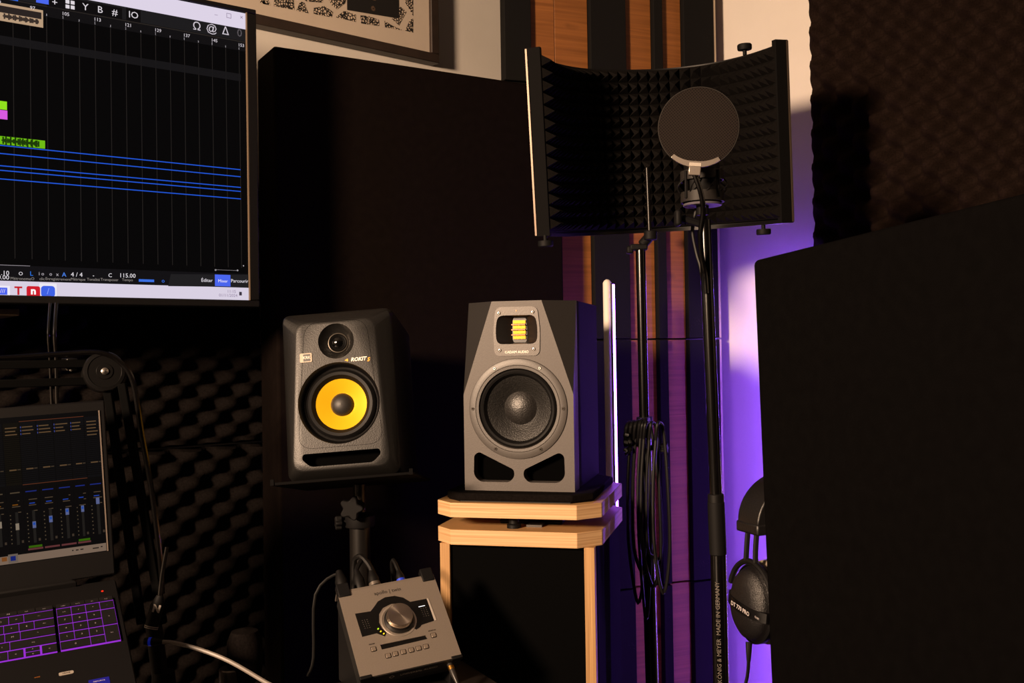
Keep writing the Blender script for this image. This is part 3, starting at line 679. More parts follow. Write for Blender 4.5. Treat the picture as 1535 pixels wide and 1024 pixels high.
g = G()
for base, cols, rows in (((350, 505), 3, 5), ((840, 405), 3, 5)):
    for i in range(cols):
        for j in range(rows):
            x, y = IC(base[0]+i*20+j*6, base[1]-i*4+j*16); g.cbox((x, y, .0006), (.0012, .0006, .0002))
g.obj('meter_marks', mat('dim_marks', '5a5550', .5), dw, 0, 0)
e0, e1, e2, e3 = [IC(*p) for p in ((888, 322), (900, 319), (968, 500), (952, 506))]
G().prism([e0, e1, e2, e3], .0, .0010).obj('window_edge', mat('polished_edge', 'f0e6da', .2, .6), t)
G().prism([IC(*p) for p in ((505, 700), (878, 623), (896, 656), (518, 742))], -.0020, -.0018).obj('slot_display', mat('slot_black', '070606', .3), t)
for k, p in enumerate(((567, 797), (627, 781), (693, 765), (760, 750), (821, 735), (882, 720), (445, 742), (945, 626))):
    x, y = IC(*p); b = G().prism(rrect(.0072, .0070, .0010, 3, x, y), -.0005, .0016).obj('square_key', mat('key_silver', '9a8d80', .35, .6), t, .0006)
    G().prism(rrect(.0086, .0084, .0014, 3, x, y), -.0002, .0004).obj('key_surround', M_deep, b)
def itext(s, cx, cy, size, m, name='lettering'):
    x, y = IC(cx, cy); return G().text(s, size, Matrix.Translation((x, y, .0003)), 'CENTER', 0, .0001).obj(name, m, t, 0, 0)
M_ink = mat('dark_ink', '2b2522', .6)
itext('apollo | twin', 562, 260, .0088, M_ink); itext('PREAMP', 430, 700, .0026, M_ink); itext('MONITOR', 932, 586, .0026, M_ink)
FF = Matrix.Translation((.012, -h2-.0013, -.0125)) @ Matrix(((1, 0, 0, 0), (0, 0, -1, 0), (0, 1, 0, 0), (0, 0, 0, 1)))
G().text('UNIVERSAL AUDIO', .0070, FF, 'CENTER').obj('lettering', mat('grey_print', '8a8178', .5), t, 0, 0)
G().lathe([(.0045, 0), (.0034, 0)], 4, FF @ Matrix.Translation((-.043, 0, 0))).obj('emblem', mat('grey_print', '8a8178', .5), t, 0, 0)
# black wedge rest below it
sr = thing('interface_rest', 'black angled rest holding the silver audio interface on the desk', 'stand', Frame((FI.o.x, FI.o.y, DZ), rotz(radians(27.1))))
ir = Matrix.Translation(-Vector((FI.o.x, FI.o.y, DZ)))
for sx in (-1, 1):
    a = FI.world((sx*.072, -h2+.004, -.0405)); b = FI.world((sx*.072, h2, -.0405))
    la = rotz(radians(-27.1)) @ (a-Vector((FI.o.x, FI.o.y, DZ))); lb = rotz(radians(-27.1)) @ (b-Vector((FI.o.x, FI.o.y, DZ)))
    x = la.x; z = max(la.z-.004, .004)
    G().loft([[(x+dx, la.y-.0, 0), (x+dx, lb.y, 0), (x+dx, lb.y, lb.z-.001), (x+dx, la.y, z)] for dx in (-.004, .004)]).obj('side_cheek', M_matteblack, sr, .001)
G().box(-.075, .075, -.02, .05, 0, .004).obj('base_plate', M_matteblack, sr)

# cables and plugs at the interface
def cable(label, pts, r, m, grp=None, name='audio_cable', plug=None, cat='cable'):
    t = thing(name, label, cat, Frame(pts[0], Matrix.Identity(3)), grp); p0 = Vector(pts[0])
    G().tube([Vector(p)-p0 for p in pts], r, 8).obj('lead', m, t)
    if plug:
        d = (Vector(pts[1])-p0).normalized(); L, rr, pm = plug[:3]
        q = d.to_track_quat('Z', 'Y').to_matrix().to_4x4()
        G().lathe([(rr*.9, -.004), (rr, 0), (rr, L*.55), (rr*.75, L*.75), (rr*.5, L)], 20, q, True, True).obj('plug', pm, t)
        if len(plug) > 3: G().lathe([(rr*1.06, L*.1), (rr*1.06, L*.28)], 20, q, True, True).obj('plug_ring', plug[3], t)
    return t
bk = lambda x, z=-.018: FI.world((x, h2+.009, z))
up = FI.R @ Vector((0, 1, .15))
cable('thick black lead curling from the left end of the interface to the desk', [bk(-.066), bk(-.066)+up*.035, bk(-.085)+up*.035+Vector((-.02, .0, -.03)), bk(-.1)+Vector((-.02, .02, -.10)), Vector((bk(-.1).x-.03, bk(-.1).y+.02, DZ+.006))], .0028, M_rubber, 'leads behind the interface', plug=(.04, .010, M_rubber))
cable('black right-angled plug lead beside the pole behind the interface', [bk(-.038), bk(-.038)+up*.035, bk(-.030)+up*.045+Vector((.01, .02, 0)), bk(-.03)+Vector((.02, .05, -.05)), bk(-.03)+Vector((.02, .06, -.3))], .004, M_rubber, 'leads behind the interface', plug=(.035, .009, M_rubber))
cable('black lead arching high over the middle of the interface back', [bk(-.014), bk(-.014)+up*.035, bk(-.022)+up*.055+Vector((-.01, .01, 0)), bk(-.04)+up*.03+Vector((-.01, .04, -.03)), bk(-.04)+Vector((-.01, .06, -.3))], .0045, M_rubber, 'leads behind the interface', plug=(.03, .009, M_rubber, mat('grey_ferrule', '6a635c', .4, .5)))
cable('black lead with a blue plug ring at the interface back', [bk(.030), bk(.030)+up*.02, bk(.020)+up*.035+Vector((0, .02, 0)), bk(.01)+Vector((0, .06, -.06)), bk(.01)+Vector((0, .07, -.3))], .0035, M_rubber, 'leads behind the interface', plug=(.022, .007, M_rubber, mat('blue_ring', '2440d0', .4)))
j0 = FI.world((.062, -h2-.0015, -.014)); jd = (FI.R @ Vector((.05, -1, 0))).normalized()
cable('headphone lead with a gold jack plugged into the interface front', [j0, j0+jd*.03, j0+jd*.045+Vector((.004, -.004, -.012)), Vector((j0.x+.055, j0.y-.05, DZ+.006)), Vector((j0.x+.02, j0.y-.10, DZ+.006))], .003, M_rubber, None, plug=(.034, .0048, mat('jack_sleeve', '2a2624', .35), M_gold))

# ---------------------------------------------------------------- laptop on its riser
FLp = euler_frame((-.63932935*.95, 1.42132561*.95, EYE-.35912183*.95), -3.0, 22.88, 28.116)
M_lap = mat('laptop_black', '0c0b0c', .55, noise=(400, .1), spec=.2)
t = thing('laptop', 'open black laptop with violet-lit keys showing a mixer window', 'laptop', FLp)
LX0, LX1, LY0, LY1 = -.310, .072, -.20, .072
bs = G().prism(rpoly([(LX0, LY0), (LX1, LY0), (LX1, LY1), (LX0, LY1)], .006), -.024, -.0025).obj('base', M_lap, t, .0015)
G().prism([(LX0+.06, LY1-.006), (LX1-.05, LY1-.006), (LX1-.06, LY1+.006), (LX0+.07, LY1+.006)], -.012, .008).obj('hinge_bar', M_matteblack, t, .003)
pit = .01805
kbx0, kbx1, kby0, kby1 = -.27, .0665, -.0740, .0245
g = G()
for bx in ((LX0+.002, kbx0, LY0+.002, LY1-.008), (kbx1, LX1-.002, LY0+.002, LY1-.008), (kbx0, kbx1, LY0+.002, kby0), (kbx0, kbx1, kby1, LY1-.008)): g.box(bx[0], bx[1], bx[2], bx[3], -.0026, 0)
g.obj('palm_rest', M_lap, t)
G().box(kbx0, kbx1, kby0, kby1, -.0026, -.0020).obj('key_tray', M_deep, t)
for bx in ((-.5*.01805, 3.5*.01805, -4*.01805+.0004, .0215), (kbx0+.004, -.5*.01805-.0042, -4*.01805-.0002, .0215)): G().box(*bx, -.0018, -.0010).obj('key_backlight', ui('9a30d0', 1.0), t)
def KC(cx, cy): v = FLp.hit(cx/6.65, 870+cy/6.65, 2, .001); return v.x, v.y
M_key = mat('key_black', '100f10', .5, spec=.4); M_leg = mat('key_legend', '8f8590', .5)
def key(x0, x1, y, h, leg=None):
    o = G().loft([[(a, b, -.0012) for a, b in ((x0+.0002, y+.0028), (x1-.0002, y+.0028), (x1-.0002, y+h+.0006), (x0+.0002, y+h+.0006))],
                  [(a, b, .0006) for a, b in ((x0+.0005, y+.0031), (x1-.0005, y+.0031), (x1-.0005, y+h+.0002), (x0+.0005, y+h+.0002))]]).obj('key', M_key, t)
    if leg: G().text(leg, .0042 if len(leg) < 3 else .0026, Matrix.Translation(((x0+x1)/2, y+h*.55, .0007)), 'CENTER').obj('key_legend', M_leg, o, 0, 0)
hp = pit-.0008
rows = [0, -pit, -2*pit, -3*pit, -4*pit]
half = pit*.62
for c, L0, Ls in ((0, 'suppr', ['verr', '7', '4', '1']), (1, 'home', ['/', '8', '5', '2']), (2, 'fin', ['*', '9', '6', '3'])):
    x0 = (c-.5)*pit; x1 = x0+pit; key(x0, x1, pit*.985, half-.0008, L0)
    for r_, s in zip(rows, Ls): key(x0, x1, r_, hp, s)
key(2.5*pit, 3.5*pit, pit*.985, half-.0008, 'F12'); key(2.5*pit, 3.5*pit, 0, hp, '-'); key(2.5*pit, 3.5*pit, -2*pit, 2*pit-.0008, '+'); key(2.5*pit, 3.5*pit, -4*pit, 2*pit-.0008, 'Ent')
key(-.5*pit, 1.5*pit, -4*pit, hp, '0'); key(1.5*pit, 2.5*pit, -4*pit, hp, '.')
main = -.0135
def keyrow(y, h, widths, legs, right):
    x = right
    for wd, s in zip(widths, legs):
        key(x-wd*pit, x, y, h, s); x -= wd*pit
rt = -.5*pit-.0038
keyrow(pit*.985, half-.0008, [1.2]*9, ['F11', 'F10', 'F9', 'F8', 'F7', 'F6', 'F5', 'F4', 'F3'], rt)
keyrow(0, hp, [2.0]+[1]*10, ['<--', '=', ')', '0', '9', '8', '7', '6', '5', '4', '3'], rt)
keyrow(-pit, hp, [1.35]+[1]*10, ['Ent', '$', '^', 'P', 'O', 'I', 'U', 'Y', 'T', 'R', 'E'], rt)
keyrow(-2*pit, hp, [2.3]+[1]*9, ['*', 'M', 'L', 'K', 'J', 'H', 'G', 'F', 'D', 'S'], rt)
keyrow(-3*pit, hp, [3.0]+[1]*9, ['maj', '!', ':', ';', ',', 'N', 'B', 'V', 'C', 'X'], rt)
keyrow(-4*pit-.0005, hp, [1.0], ['>'], rt); key(rt-2.05*pit, rt-1.1*pit, -4*pit-.0005, hp*.5, 'v'); key(rt-2.05*pit, rt-1.1*pit, -4*pit-.0005+hp*.52, hp*.5, '^')
keyrow(-4*pit-.0005, hp, [1.0, 1.15, 1.15, 5, 1.1], ['<', 'ctrl', 'alt', None, 'alt'], rt-2.15*pit)
x, y = KC(1020, 103); G().lathe([(.0016, 0), (.0014, .0003), (.0001, .0003)], 12, Matrix.Translation((x, y, .0001)), True).obj('power_light', ui('ff2a10', 1.5), t)
x, y = KC(660, 920); G().prism(rrect(.017, .006, .002, 3, x, y), 0, .0004).obj('sticker', mat('sticker_silver', '8f877e', .5), t); G().text('HDMI', .0035, Matrix.Translation((x, y, .0006)), 'CENTER').obj('sticker_lettering', M_ink, t, 0, 0)
x, y = KC(990, 1010); G().prism(rrect(.024, .014, .001, 3, x, y), 0, .0004).obj('sticker', mat('sticker_blue', '16168a', .4), t)
G().text('GEFORCE', .0032, Matrix.Translation((x, y+.002, .0006)), 'CENTER').obj('sticker_lettering', mat('sticker_text', 'b8b0d0', .5), t, 0, 0)
x, y = KC(370, 960); G().text('ooo', .004, Matrix.Translation((x, y, .0004)), 'CENTER').obj('status_marks', mat('orange_marks', '9a5a20', .5), t, 0, 0)
# lid
phi = radians(114); RL = FLp.R @ Matrix.Rotation(pi-phi, 3, 'X') @ Matrix.Rotation(-pi/2, 3, 'X')   # lid: x right, z up the lid, front -y
dv = FLp.R @ Vector((0, cos(pi-phi), sin(pi-phi)))
RL = Matrix((FLp.R.col[0], (FLp.R.col[0].cross(dv)) * -1.0, dv)).transposed()
FLid = Frame(FLp.world((0, LY1-.001, .004)), RL)
inv = FLp.m4().inverted()
lid = thing('lid', None, None); lid.name = 'lid'; bpy.data.objects.remove(lid)
def put(o): o.parent = t; o.matrix_parent_inverse = Matrix(); o.matrix_basis = inv @ FLid.m4(); return o
put(G().box(LX0, LX1, .0, .007, .002, .252).obj('lid', M_lap, None, .002))
def Lp(px, py): v = FLid.hit(px, py, 1, -.0004); return (v.x, v.z)
sx1, sz0 = Lp(160.5, 826); sz1 = Lp(150, 615)[1]; sx0 = LX0+.01
put(G().box(sx0, sx1, -.0003, .001, sz0, sz1).obj('screen', mat('laptop_panel', '060607', .45, emit=1, spec=.08), None))
put(G().box(sx1, sx1+.0018, -.0012, .001, sz0, sz1).obj('screen_edge', mat('edge_tan', '6a5e54', .4, emit=.2), None))  # tan edge given a faint glow of its own, no lamp
V = UI(FLid, -.0005, Lp); V.k = .5
def Q(cx, cy): return (cx/6.825, 590+cy/6.825)
def Q2(cx, cy): return (cx/6.825, 730+cy/6.825)
V.rect('a08672', sx0, sx1-.0008, sz0+.0008, Lp(*Q2(1085, 572))[1])
strips = [Lp(*Q(c, 500))[0] for c in (-330, -150, 30, 205, 378, 550, 722, 870, 1040)]
zt_, zb_ = Lp(*Q(800, 245))[1], Lp(*Q(800, 870))[1]
zf = Lp(*Q2(980, 560))[1]
for i in range(len(strips)-1):
    x0, x1 = strips[i]+.0008, strips[i+1]-.0004
    V.rect('17140f' if i == 2 else '131316', x0, x1, zb_, zt_, .0)
    z = zt_-.012
    while z > zb_+.003:
        V.rect('080808', x0, x1, z-.0005, z+.0003, .0001); z -= .0028
    V.rect('0d0c0e', x0, x1, zf, zb_-.004, .0)
    wd = x1-x0
    for k in range(3 if i != 7 else 5):
        zz = zt_-.007-k*.0047; V.rect('8a6a48', x0+wd*.12, x0+wd*random.uniform(.6, .92), zz-.0007, zz+.0007, .0002, .8)
        if i in (3, 4, 5, 6): V.rect('5a66c8', x0+wd*.02, x0+wd*.07, zz-.0012, zz+.0012, .0003, .8)
    zz = zb_+.021; V.rect('8a6a48', x0+wd*.25, x0+wd*.7, zz-.0008, zz+.0008, .0002, .8); V.rect('5a4a38', x0+wd*.75, x0+wd*.95, zz-.0006, zz+.0006, .0002)
    if i > 2: V.rect('2b3ea8', x0+wd*.1, x0+wd*.8, zb_-.011, zb_-.0095, .0002, .8)
    else: V.rect('7a6850', x0+wd*.2, x0+wd*.8, zb_-.011, zb_-.0095, .0002, .7)
    for k in range(6): V.rect('8a7258', x0+wd*random.uniform(.2, .7), x0+wd*random.uniform(.72, .85), zb_-.018-k*.004, zb_-.017-k*.004, .0002, .6) if k % 2 else None
    V.rect('2f55d0' if i > 2 else 'a06018', x0+wd*.3, x0+wd*.65, zb_-.0275, zb_-.0262, .0003)
    h = zb_-.042-zf                          # fader lane
    V.rect('2a2724', x0+wd*.44, x0+wd*.62, zf+.010, zf+.010+h*.9, .0002)
    fz = zf+.010+h*(.55, .6, .5, .5, .6, .75, .78, .95)[i]
    V.rect('b9a690' if i < 3 else '7a86c0', x0+wd*.42, x0+wd*.64, fz-.0045, fz+.0045, .0004, .9)
    if 2 < i < 7: V.rect('2a62d8', x0+wd*.46, x0+wd*.6, fz-.0005, fz+.003, .0005)
    for k in range(8): V.rect('7a6850', x0+wd*.10, x0+wd*.17, zf+.012+k*h*.11, zf+.0135+k*h*.11, .0002, .7)
    V.rect('6a5848', x0+wd*.75, x0+wd*.88, zf+.012, zf+.0155, .0002, .6)
    if 2 < i < 7: V.rect('8a4a4c', x0+wd*.05, x1, zf+.0005, zf+.0030, .0003, .8)
    if i in (3, 6): V.rect('4f8a10', x0+wd*.1, x1-wd*.05, zf+.0036, zf+.0066, .0003, .8)
for za in (zt_+.001, zb_-.0004): V.rect('8a4a30', strips[3], strips[7], za-.0004, za+.0004, .0004, .8)
x, z = Lp(*Q2(135, 732)); V.rect('8a7a6e', x-.006, x+.006, z-.006, z+.006, .0001); V.rect('1c2f90', x-.0032, x+.0032, z-.0032, z+.0032, .0002)
x, z = Lp(*Q2(45, 742)); V.rect('a0602c', x-.0032, x+.0032, z-.0028, z+.0028, .0002)
for cx, cy, wd in ((745, 650, .001), (790, 645, .0018), (838, 637, .002), (980, 625, .004), (1040, 610, .0012)):
    x, z = Lp(*Q2(cx, cy)); V.rect('2a2320', x-wd, x+wd, z-.0008, z+.0008, .0002)
before = set(COL.objects); V.build(None, {'a08672': 'task_bar', '131316': 'mixer_strips', '17140f': 'mixer_strips', 'b9a690': 'fader_caps', '7a86c0': 'fader_caps'})
for o in set(COL.objects)-before: put(o)
# riser under the laptop
ctr = FLp.world(((LX0+LX1)/2, (LY0+LY1)/2, -.025)); FRi = Frame((ctr.x, ctr.y, DZ), rotz(radians(28.1)))
t = thing('laptop_riser', 'black sloping riser carrying the open laptop above the desk', 'stand', FRi)
for sx in (-.12, .12):
    pf = FRi.local(FLp.world(((LX0+LX1)/2+sx, LY0+.03, -.0245))); pb = FRi.local(FLp.world(((LX0+LX1)/2+sx, LY1-.03, -.0245)))
    G().loft([[(pf.x+d, pf.y, 0), (pb.x+d, pb.y, 0), (pb.x+d, pb.y, pb.z-.001), (pf.x+d, pf.y, pf.z-.001)] for d in (-.006, .006)]).obj('side_support', M_matteblack, t)
G().box(-.12, .12, -.01, .01, 0, .01).obj('cross_bar', M_matteblack, t)

# ---------------------------------------------------------------- boom arm beside the laptop
AD = 1.50
J = P(155, 558, AD); foot = P(245, 1000, 1.50); foot = Vector((foot.x, foot.y, DZ))
t = thing('microphone_boom', 'folding black microphone boom arm with a round joint behind the laptop', 'boom', Frame((foot.x, foot.y, DZ), Matrix.Identity(3)))
fo = Vector((foot.x, foot.y, DZ))
def bar(name, a, b, w_, th, m=M_blackmetal):
    a, b = a-fo, b-fo; d = b-a; q = d.to_track_quat('Z', 'Y').to_matrix().to_4x4()
    return G().box(-w_/2, w_/2, -th/2, th/2, 0, d.length, Matrix.Translation(a) @ q).obj(name, m, t, .0015)
M_arm = mat('arm_black', '050505', .9, spec=.05)
for ya, yb in ((548, 545), (578, 571)):
    bar('upper_bar', P(150, yb, AD), P(-90, ya+.5, AD-.12), .012, .012, M_arm)
for xa, xb in ((157, 224), (180, 256)):
    bar('lower_bar', P(xa+3, 575, AD), P(xb-12, 935, AD), .012, .012, M_arm)
nrm = (Vector((0, 0, EYE))-J).normalized(); nrm = (nrm+Vector((.15, 0, .1))).normalized()
q = nrm.to_track_quat('Z', 'Y').to_matrix().to_4x4(); Mj = Matrix.Translation(J-fo) @ q
G().lathe([(.027, -.016), (.030, -.013), (.030, .011), (.0285, .0135), (.024, .0140), (.0235, .0130), (.012, .0130), (.0115, .0142), (.007, .0142)], 48, Mj, True, True).obj('joint_disc', mat('joint_black', '090808', .4, spec=.35), t)
G().lathe([(.0055, .0140), (.0052, .0160), (.003, .0172), (.0001, .0176)], 20, Mj, True).obj('joint_bolt', M_steel, t)
k = bar('cable_clip', P(104, 537, AD-.01), P(104, 556, AD-.01), .016, .020, mat('clip_black', '121010', .45))
for dx, dy in ((-2, 553), (3, 555)): c = P(103+dx, dy, AD-.022)-fo; G().lathe([(.0022, 0), (.0015, .0015), (.0001, .002)], 10, Matrix.Translation(c) @ q).obj('clip_screw', M_steel, t)
G().tube([P(-90, 538, AD-.13)-fo, P(0, 537, AD-.07)-fo, P(90, 531, AD-.03)-fo, P(150, 529, AD-.01)-fo, P(182, 545, AD)-fo, P(200, 575, AD)-fo, P(212, 650, AD)-fo, P(228, 740, AD)-fo, P(240, 840, AD)-fo, P(243, 890, AD)-fo], .0042, 8).obj('mic_lead', M_pole, t)
G().cyl((0, 0, 0), (P(230, 935, AD)-fo), .012).obj('post', M_matteblack, t)
G().lathe([(.03, 0), (.03, .02), (.018, .03), (.016, .05)], 28, None, True, True).obj('desk_clamp', M_matteblack, t)

# xlr plug, grey cable with blue plug, small desk items
a = P(240, 893, 1.47); b = P(226, 943, 1.46); d = (b-a)
t = thing('xlr_plug', 'black cable plug with white marks below the boom arm', 'connector', Frame(b, d.to_track_quat('-Z', 'Y').to_matrix()))
L = d.length
G().lathe([(.0095, 0), (.0098, .004), (.0098, L*.7), (.0075, L*.85), (.005, L)], 24, None, True, True).obj('shell', M_matteblack, t)
G().lathe([(.0100, .001), (.0100, .0022)], 24).obj('white_ring', mat('mark_white', 'b9b0a8', .5), t); G().lathe([(.0100, .0034), (.0100, .0046)], 24).obj('white_ring', mat('mark_white', 'b9b0a8', .5), t)
vv = t.matrix_world.to_3x3().inverted() @ (Vector((0, 0, EYE))-b); ang = atan2(vv.y, vv.x)
Mt = Matrix.Rotation(ang, 4, 'Z') @ Matrix.Translation((.0101, 0, L*.62)) @ Matrix(((0, 0, 1, 0), (1, 0, 0, 0), (0, 1, 0, 0), (0, 0, 0, 1))) 
G().text('N', .014, Mt, 'CENTER', 0, .0008).obj('white_mark', mat('mark_white', 'b9b0a8', .5), t, 0, 0)
G().tube([(0, 0, L*.95), (.004, .004, L+.03), (.0, .01, L+.07)], .003, 8).obj('lead', M_pole, t)
c0 = P(221, 962, 1.44)
cable('pale grey cable with a blue plug arching over the desk', [c0, P(236, 962, 1.44), P(262, 964, 1.44), P(300, 974, 1.43), P(345, 992, 1.42), P(400, 1024, 1.41), P(430, 1042, 1.40), Vector((P(450, 1046, 1.40).x, 1.36, DZ+.009)), Vector((-.2, 1.2, DZ+.009))], .0031, mat('pale_cable', '7d756e', .45), None, plug=(.022, .0058, M_matteblack, mat('blue_plug', '1c30c8', .4, emit=.12)))  # faint glow put into the blue ring, which is no lamp
g0 = Vector((P(347, 1016, 1.52).x, P(347, 1016, 1.52).y, DZ))
t = thing('foam_cylinder', 'dim black foam-covered cylinder on a brushed metal foot on the desk', 'microphone', Frame(g0, Matrix.Identity(3)))
zz = P(347, 1003, 1.52).z-DZ; G().lathe([(.018, 0), (.0185, .002), (.0185, max(zz, .018)), (.017, max(zz, .018)+.002)], 32, None, True, True).obj('metal_foot', mat('brushed_foot', '5a534d', .35, .9), t)
G().lathe([(.012, .018), (.024, .03), (.0265, .05), (.0265, .085), (.02, .10), (.0001, .104)], 32, Matrix.Translation((.018, .01, .0))).obj('foam_cover', M_foam, t)

# ---------------------------------------------------------------- curved foam shield on its stand
plan = [P(806, 300, 1.87), P(831, 300, 1.975), P(875, 300, 2.06), P(935, 300, 2.105), P(1000, 300, 2.12), P(1065, 300, 2.09), P(1122, 300, 2.02), P(1170, 300, 1.93)]
plan = catmull([Vector((p.x, p.y, 0)) for p in plan], 10)
acc = [0]
for i in range(1, len(plan)): acc.append(acc[-1]+(plan[i]-plan[i-1]).length)
def at(s_):
    s_ = max(0, min(acc[-1]-1e-6, s_)); i = max(k for k in range(len(acc)-1) if acc[k] <= s_)
    f = (s_-acc[i])/(acc[i+1]-acc[i]); p = plan[i].lerp(plan[i+1], f)
    a, b = plan[max(i-1, 0)], plan[min(i+2, len(plan)-1)]; d = (b-a).normalized(); return p, Vector((d.y, -d.x, 0))   # normal into the hollow
SZ0 = P(1000, 224, 2.12).z-.168; SZ1 = SZ0+.336
ct = at(acc[-1]*.55)[0]
FSh = Frame((ct.x, ct.y, SZ0), Matrix.Identity(3)); so = Vector((ct.x, ct.y, 0))
t = thing('vocal_shield', 'curved black vocal shield lined with pyramid foam behind the pop filter', 'acoustic shield', FSh)
def sh(p, z): return (p.x-so.x, p.y-so.y, z-SZ0)
n = 60
lo = []
for i in range(n+1):
    p, nn = at(acc[-1]*i/n); b = p-nn*.012
    lo.append([sh(p, SZ0), sh(b, SZ0), sh(b, SZ1), sh(p, SZ1)])
G().loft(lo).obj('back_shell', M_blackmetal, t)
ncol = int(acc[-1]/.0225); nrow = int((SZ1-SZ0)/.0225); pc = acc[-1]/ncol; pr = (SZ1-SZ0-.01)/nrow
g = G()
for i in range(ncol):
    for j in range(nrow):
        s0, s1 = i*pc, (i+1)*pc; z0_, z1_ = SZ0+.005+j*pr, SZ0+.005+(j+1)*pr
        (pa, na), (pb, nb), (pm, nm) = at(s0), at(s1), at((s0+s1)/2)
        vs = [sh(pa+na*.008, z0_), sh(pb+nb*.008, z0_), sh(pb+nb*.008, z1_), sh(pa+na*.008, z1_), sh(pm+nm*.029, (z0_+z1_)/2)]
        g.raw(vs, [(0, 1, 4), (1, 2, 4), (2, 3, 4), (3, 0, 4)])
g.obj('pyramid_foam', M_shieldfoam, t, 0, 0)
g = G(); lo = []
for i in range(n+1):
    p, nn = at(acc[-1]*i/n); lo.append([sh(p, SZ0+.004), sh(p+nn*.008, SZ0+.004), sh(p+nn*.008, SZ1-.004), sh(p, SZ1-.004)])
G().loft(lo).obj('foam_backing', M_shieldfoam, t)
for s_, side in ((0, 1), (acc[-1], -1)):
    p, nn = at(s_); d = Vector((-nn.y, nn.x, 0))*(-side if False else side)
    d = (at(min(s_+.01, acc[-1]))[0]-at(max(s_-.01, 0))[0]).normalized()*(-side)
    c = p-nn*.006
    q = [c-nn*.013+d*.002, c+nn*.016+d*.002, c+nn*.016-d*.010, c-nn*.013-d*.010]
    G().loft([[sh(v, SZ0-.006) for v in q], [sh(v, SZ1+.008) for v in q]]).obj('end_frame', mat('frame_dull_black', '0c0b0b', .85, spec=.1), t, .001)
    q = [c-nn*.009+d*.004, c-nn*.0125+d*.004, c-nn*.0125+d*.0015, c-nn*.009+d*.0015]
    G().loft([[sh(v, SZ0-.004) for v in q], [sh(v, SZ1+.006) for v in q]]).obj('edge_glint', mat('glint_brown', '5a4d42', .4, .6), t)  # reflection along the frame edge, painted as a paler strip
for px, py, d_ in ((802, 357, 1.78), (1134, 343, 2.0), (1113, 73, 2.02)):
    c = P(px, py, d_); dz = -1 if py > 200 else 1
    pp = min((at(acc[-1]*i/40)[0] for i in range(41)), key=lambda v: (v-Vector((c.x, c.y, 0))).length)
    zc_ = SZ0-.004 if dz < 0 else SZ1
    k = G().lathe([(.004, 0), (.004, .010), (.0135, .010), (.0145, .013), (.0145, .020), (.0125, .022)], 24, Matrix.Translation(sh(pp, zc_)) @ (Matrix() if dz > 0 else Matrix.Rotation(pi, 4, 'X')), True, True).obj('hinge_knob', M_matteblack, t)
lo = []
for i in range(n+1):
    p, nn = at(acc[-1]*i/n); lo.append([sh(p+nn*.004, SZ0-.006), sh(p-nn*.013, SZ0-.006), sh(p-nn*.013, SZ0), sh(p+nn*.004, SZ0)])
lo_rail = G().loft(lo).obj('bottom_rail', mat('rail_black', '1a1818', .35, .5), t)
t.matrix_world = Matrix.Translation(FSh.o+Vector((.006, 0, .168))) @ Matrix.Rotation(radians(5.5), 4, 'X') @ Matrix.Rotation(radians(-2.4), 4, 'Y') @ Matrix.Translation((0, 0, -.168))

# second stand with a short rod in front of the shield foam
S2 = 1.93
pa, pb = P(960, 385, S2), P(977, 1030, S2)
bx = pa.x+(pb.x-pa.x)*pa.z/(pa.z-pb.z); 
FS2 = Frame((bx, pa.y, 0), Matrix.Identity(3)); o2 = FS2.o
t = thing('boom_stand', 'thin black stand pole hung with coiled cables beside the plywood stand', 'stand', FS2)
G().cyl((0, 0, .03), P(966, 640, S2)-o2, .0125).obj('lower_tube', M_pole, t)
G().cyl(P(966, 650, S2)-o2, P(960, 372, S2)-o2, .0095).obj('upper_tube', M_pole, t)
G().cyl(P(967, 655, S2)-o2, P(966, 625, S2)-o2, .0155).obj('clutch', M_matteblack, t)
star_knob(t, P(990, 672, S2)-o2, .011, .014, M_matteblack, (.9, -.4, 0)); G().cyl(P(968, 671, S2)-o2, P(988, 672, S2)-o2, .005).obj('knob_stem', M_matteblack, t)
g = G(); c = P(957, 371, S2)-o2; g.cbox(c, (.034, .022, .012)); g.cyl(P(962, 368, S2)-o2, P(976, 352, S2)-o2, .010); g.obj('swivel', M_matteblack, t, .003)
G().cyl(P(975, 360, S2-.01)-o2, P(975, 346, S2-.01)-o2, .0125).obj('rod_collar', M_matteblack, t, .002)
G().cyl(P(974, 352, S2-.01)-o2, P(970, 252, S2-.01)-o2, .0042).obj('rod', mat('rod_dark', '171514', .3, .6), t)
c = P(944, 375, S2)-o2; G().cbox(c, (.012, .02, .014)).obj('swivel_tip', M_matteblack, t, .003)
G().lathe([(.06, 0), (.06, .012), (.052, .02), (.02, .03), (.016, .05)], 36, None, True, True).obj('round_base', M_matteblack, t)
# cable bundle on it
random.seed(3)
M_cab = mat('black_cable', '080708', .5, spec=.25)
hook = [(947, 640), (956, 636), (963, 634), (971, 637)]
for k in range(6):
    x0 = 938+k*7+random.uniform(-2, 2); x1 = x0+random.uniform(12, 26); yb_ = (905, 860, 930, 880, 835, 890)[k]; dd = S2-.030-.0085*k
    pts = [P(x0+8, 655+k, dd), P(x0+10, 638, dd-.008), P(x0+14, 634, dd), P(x0+20, 650, dd+.01), P(x1+8, 740, dd), P(x1+10, 830, dd), P((x0+x1)/2+10, yb_, dd), P(x0+6, 820, dd), P(x0+4, 730, dd), P(x0+8, 655+k, dd)]
    cc = G().tube(pts, .0030+.0004*(k % 2), 8, 6).obj('coiled_cable', M_cab)
    tag(cc, {2: 'longest loop of black cable hanging on the thin stand pole', 4: 'shortest loop of black cable hanging on the thin stand pole'}.get(k, 'middling loop of black cable hanging on the thin stand pole'), 'cable', 'cables hung on the thin stand pole')
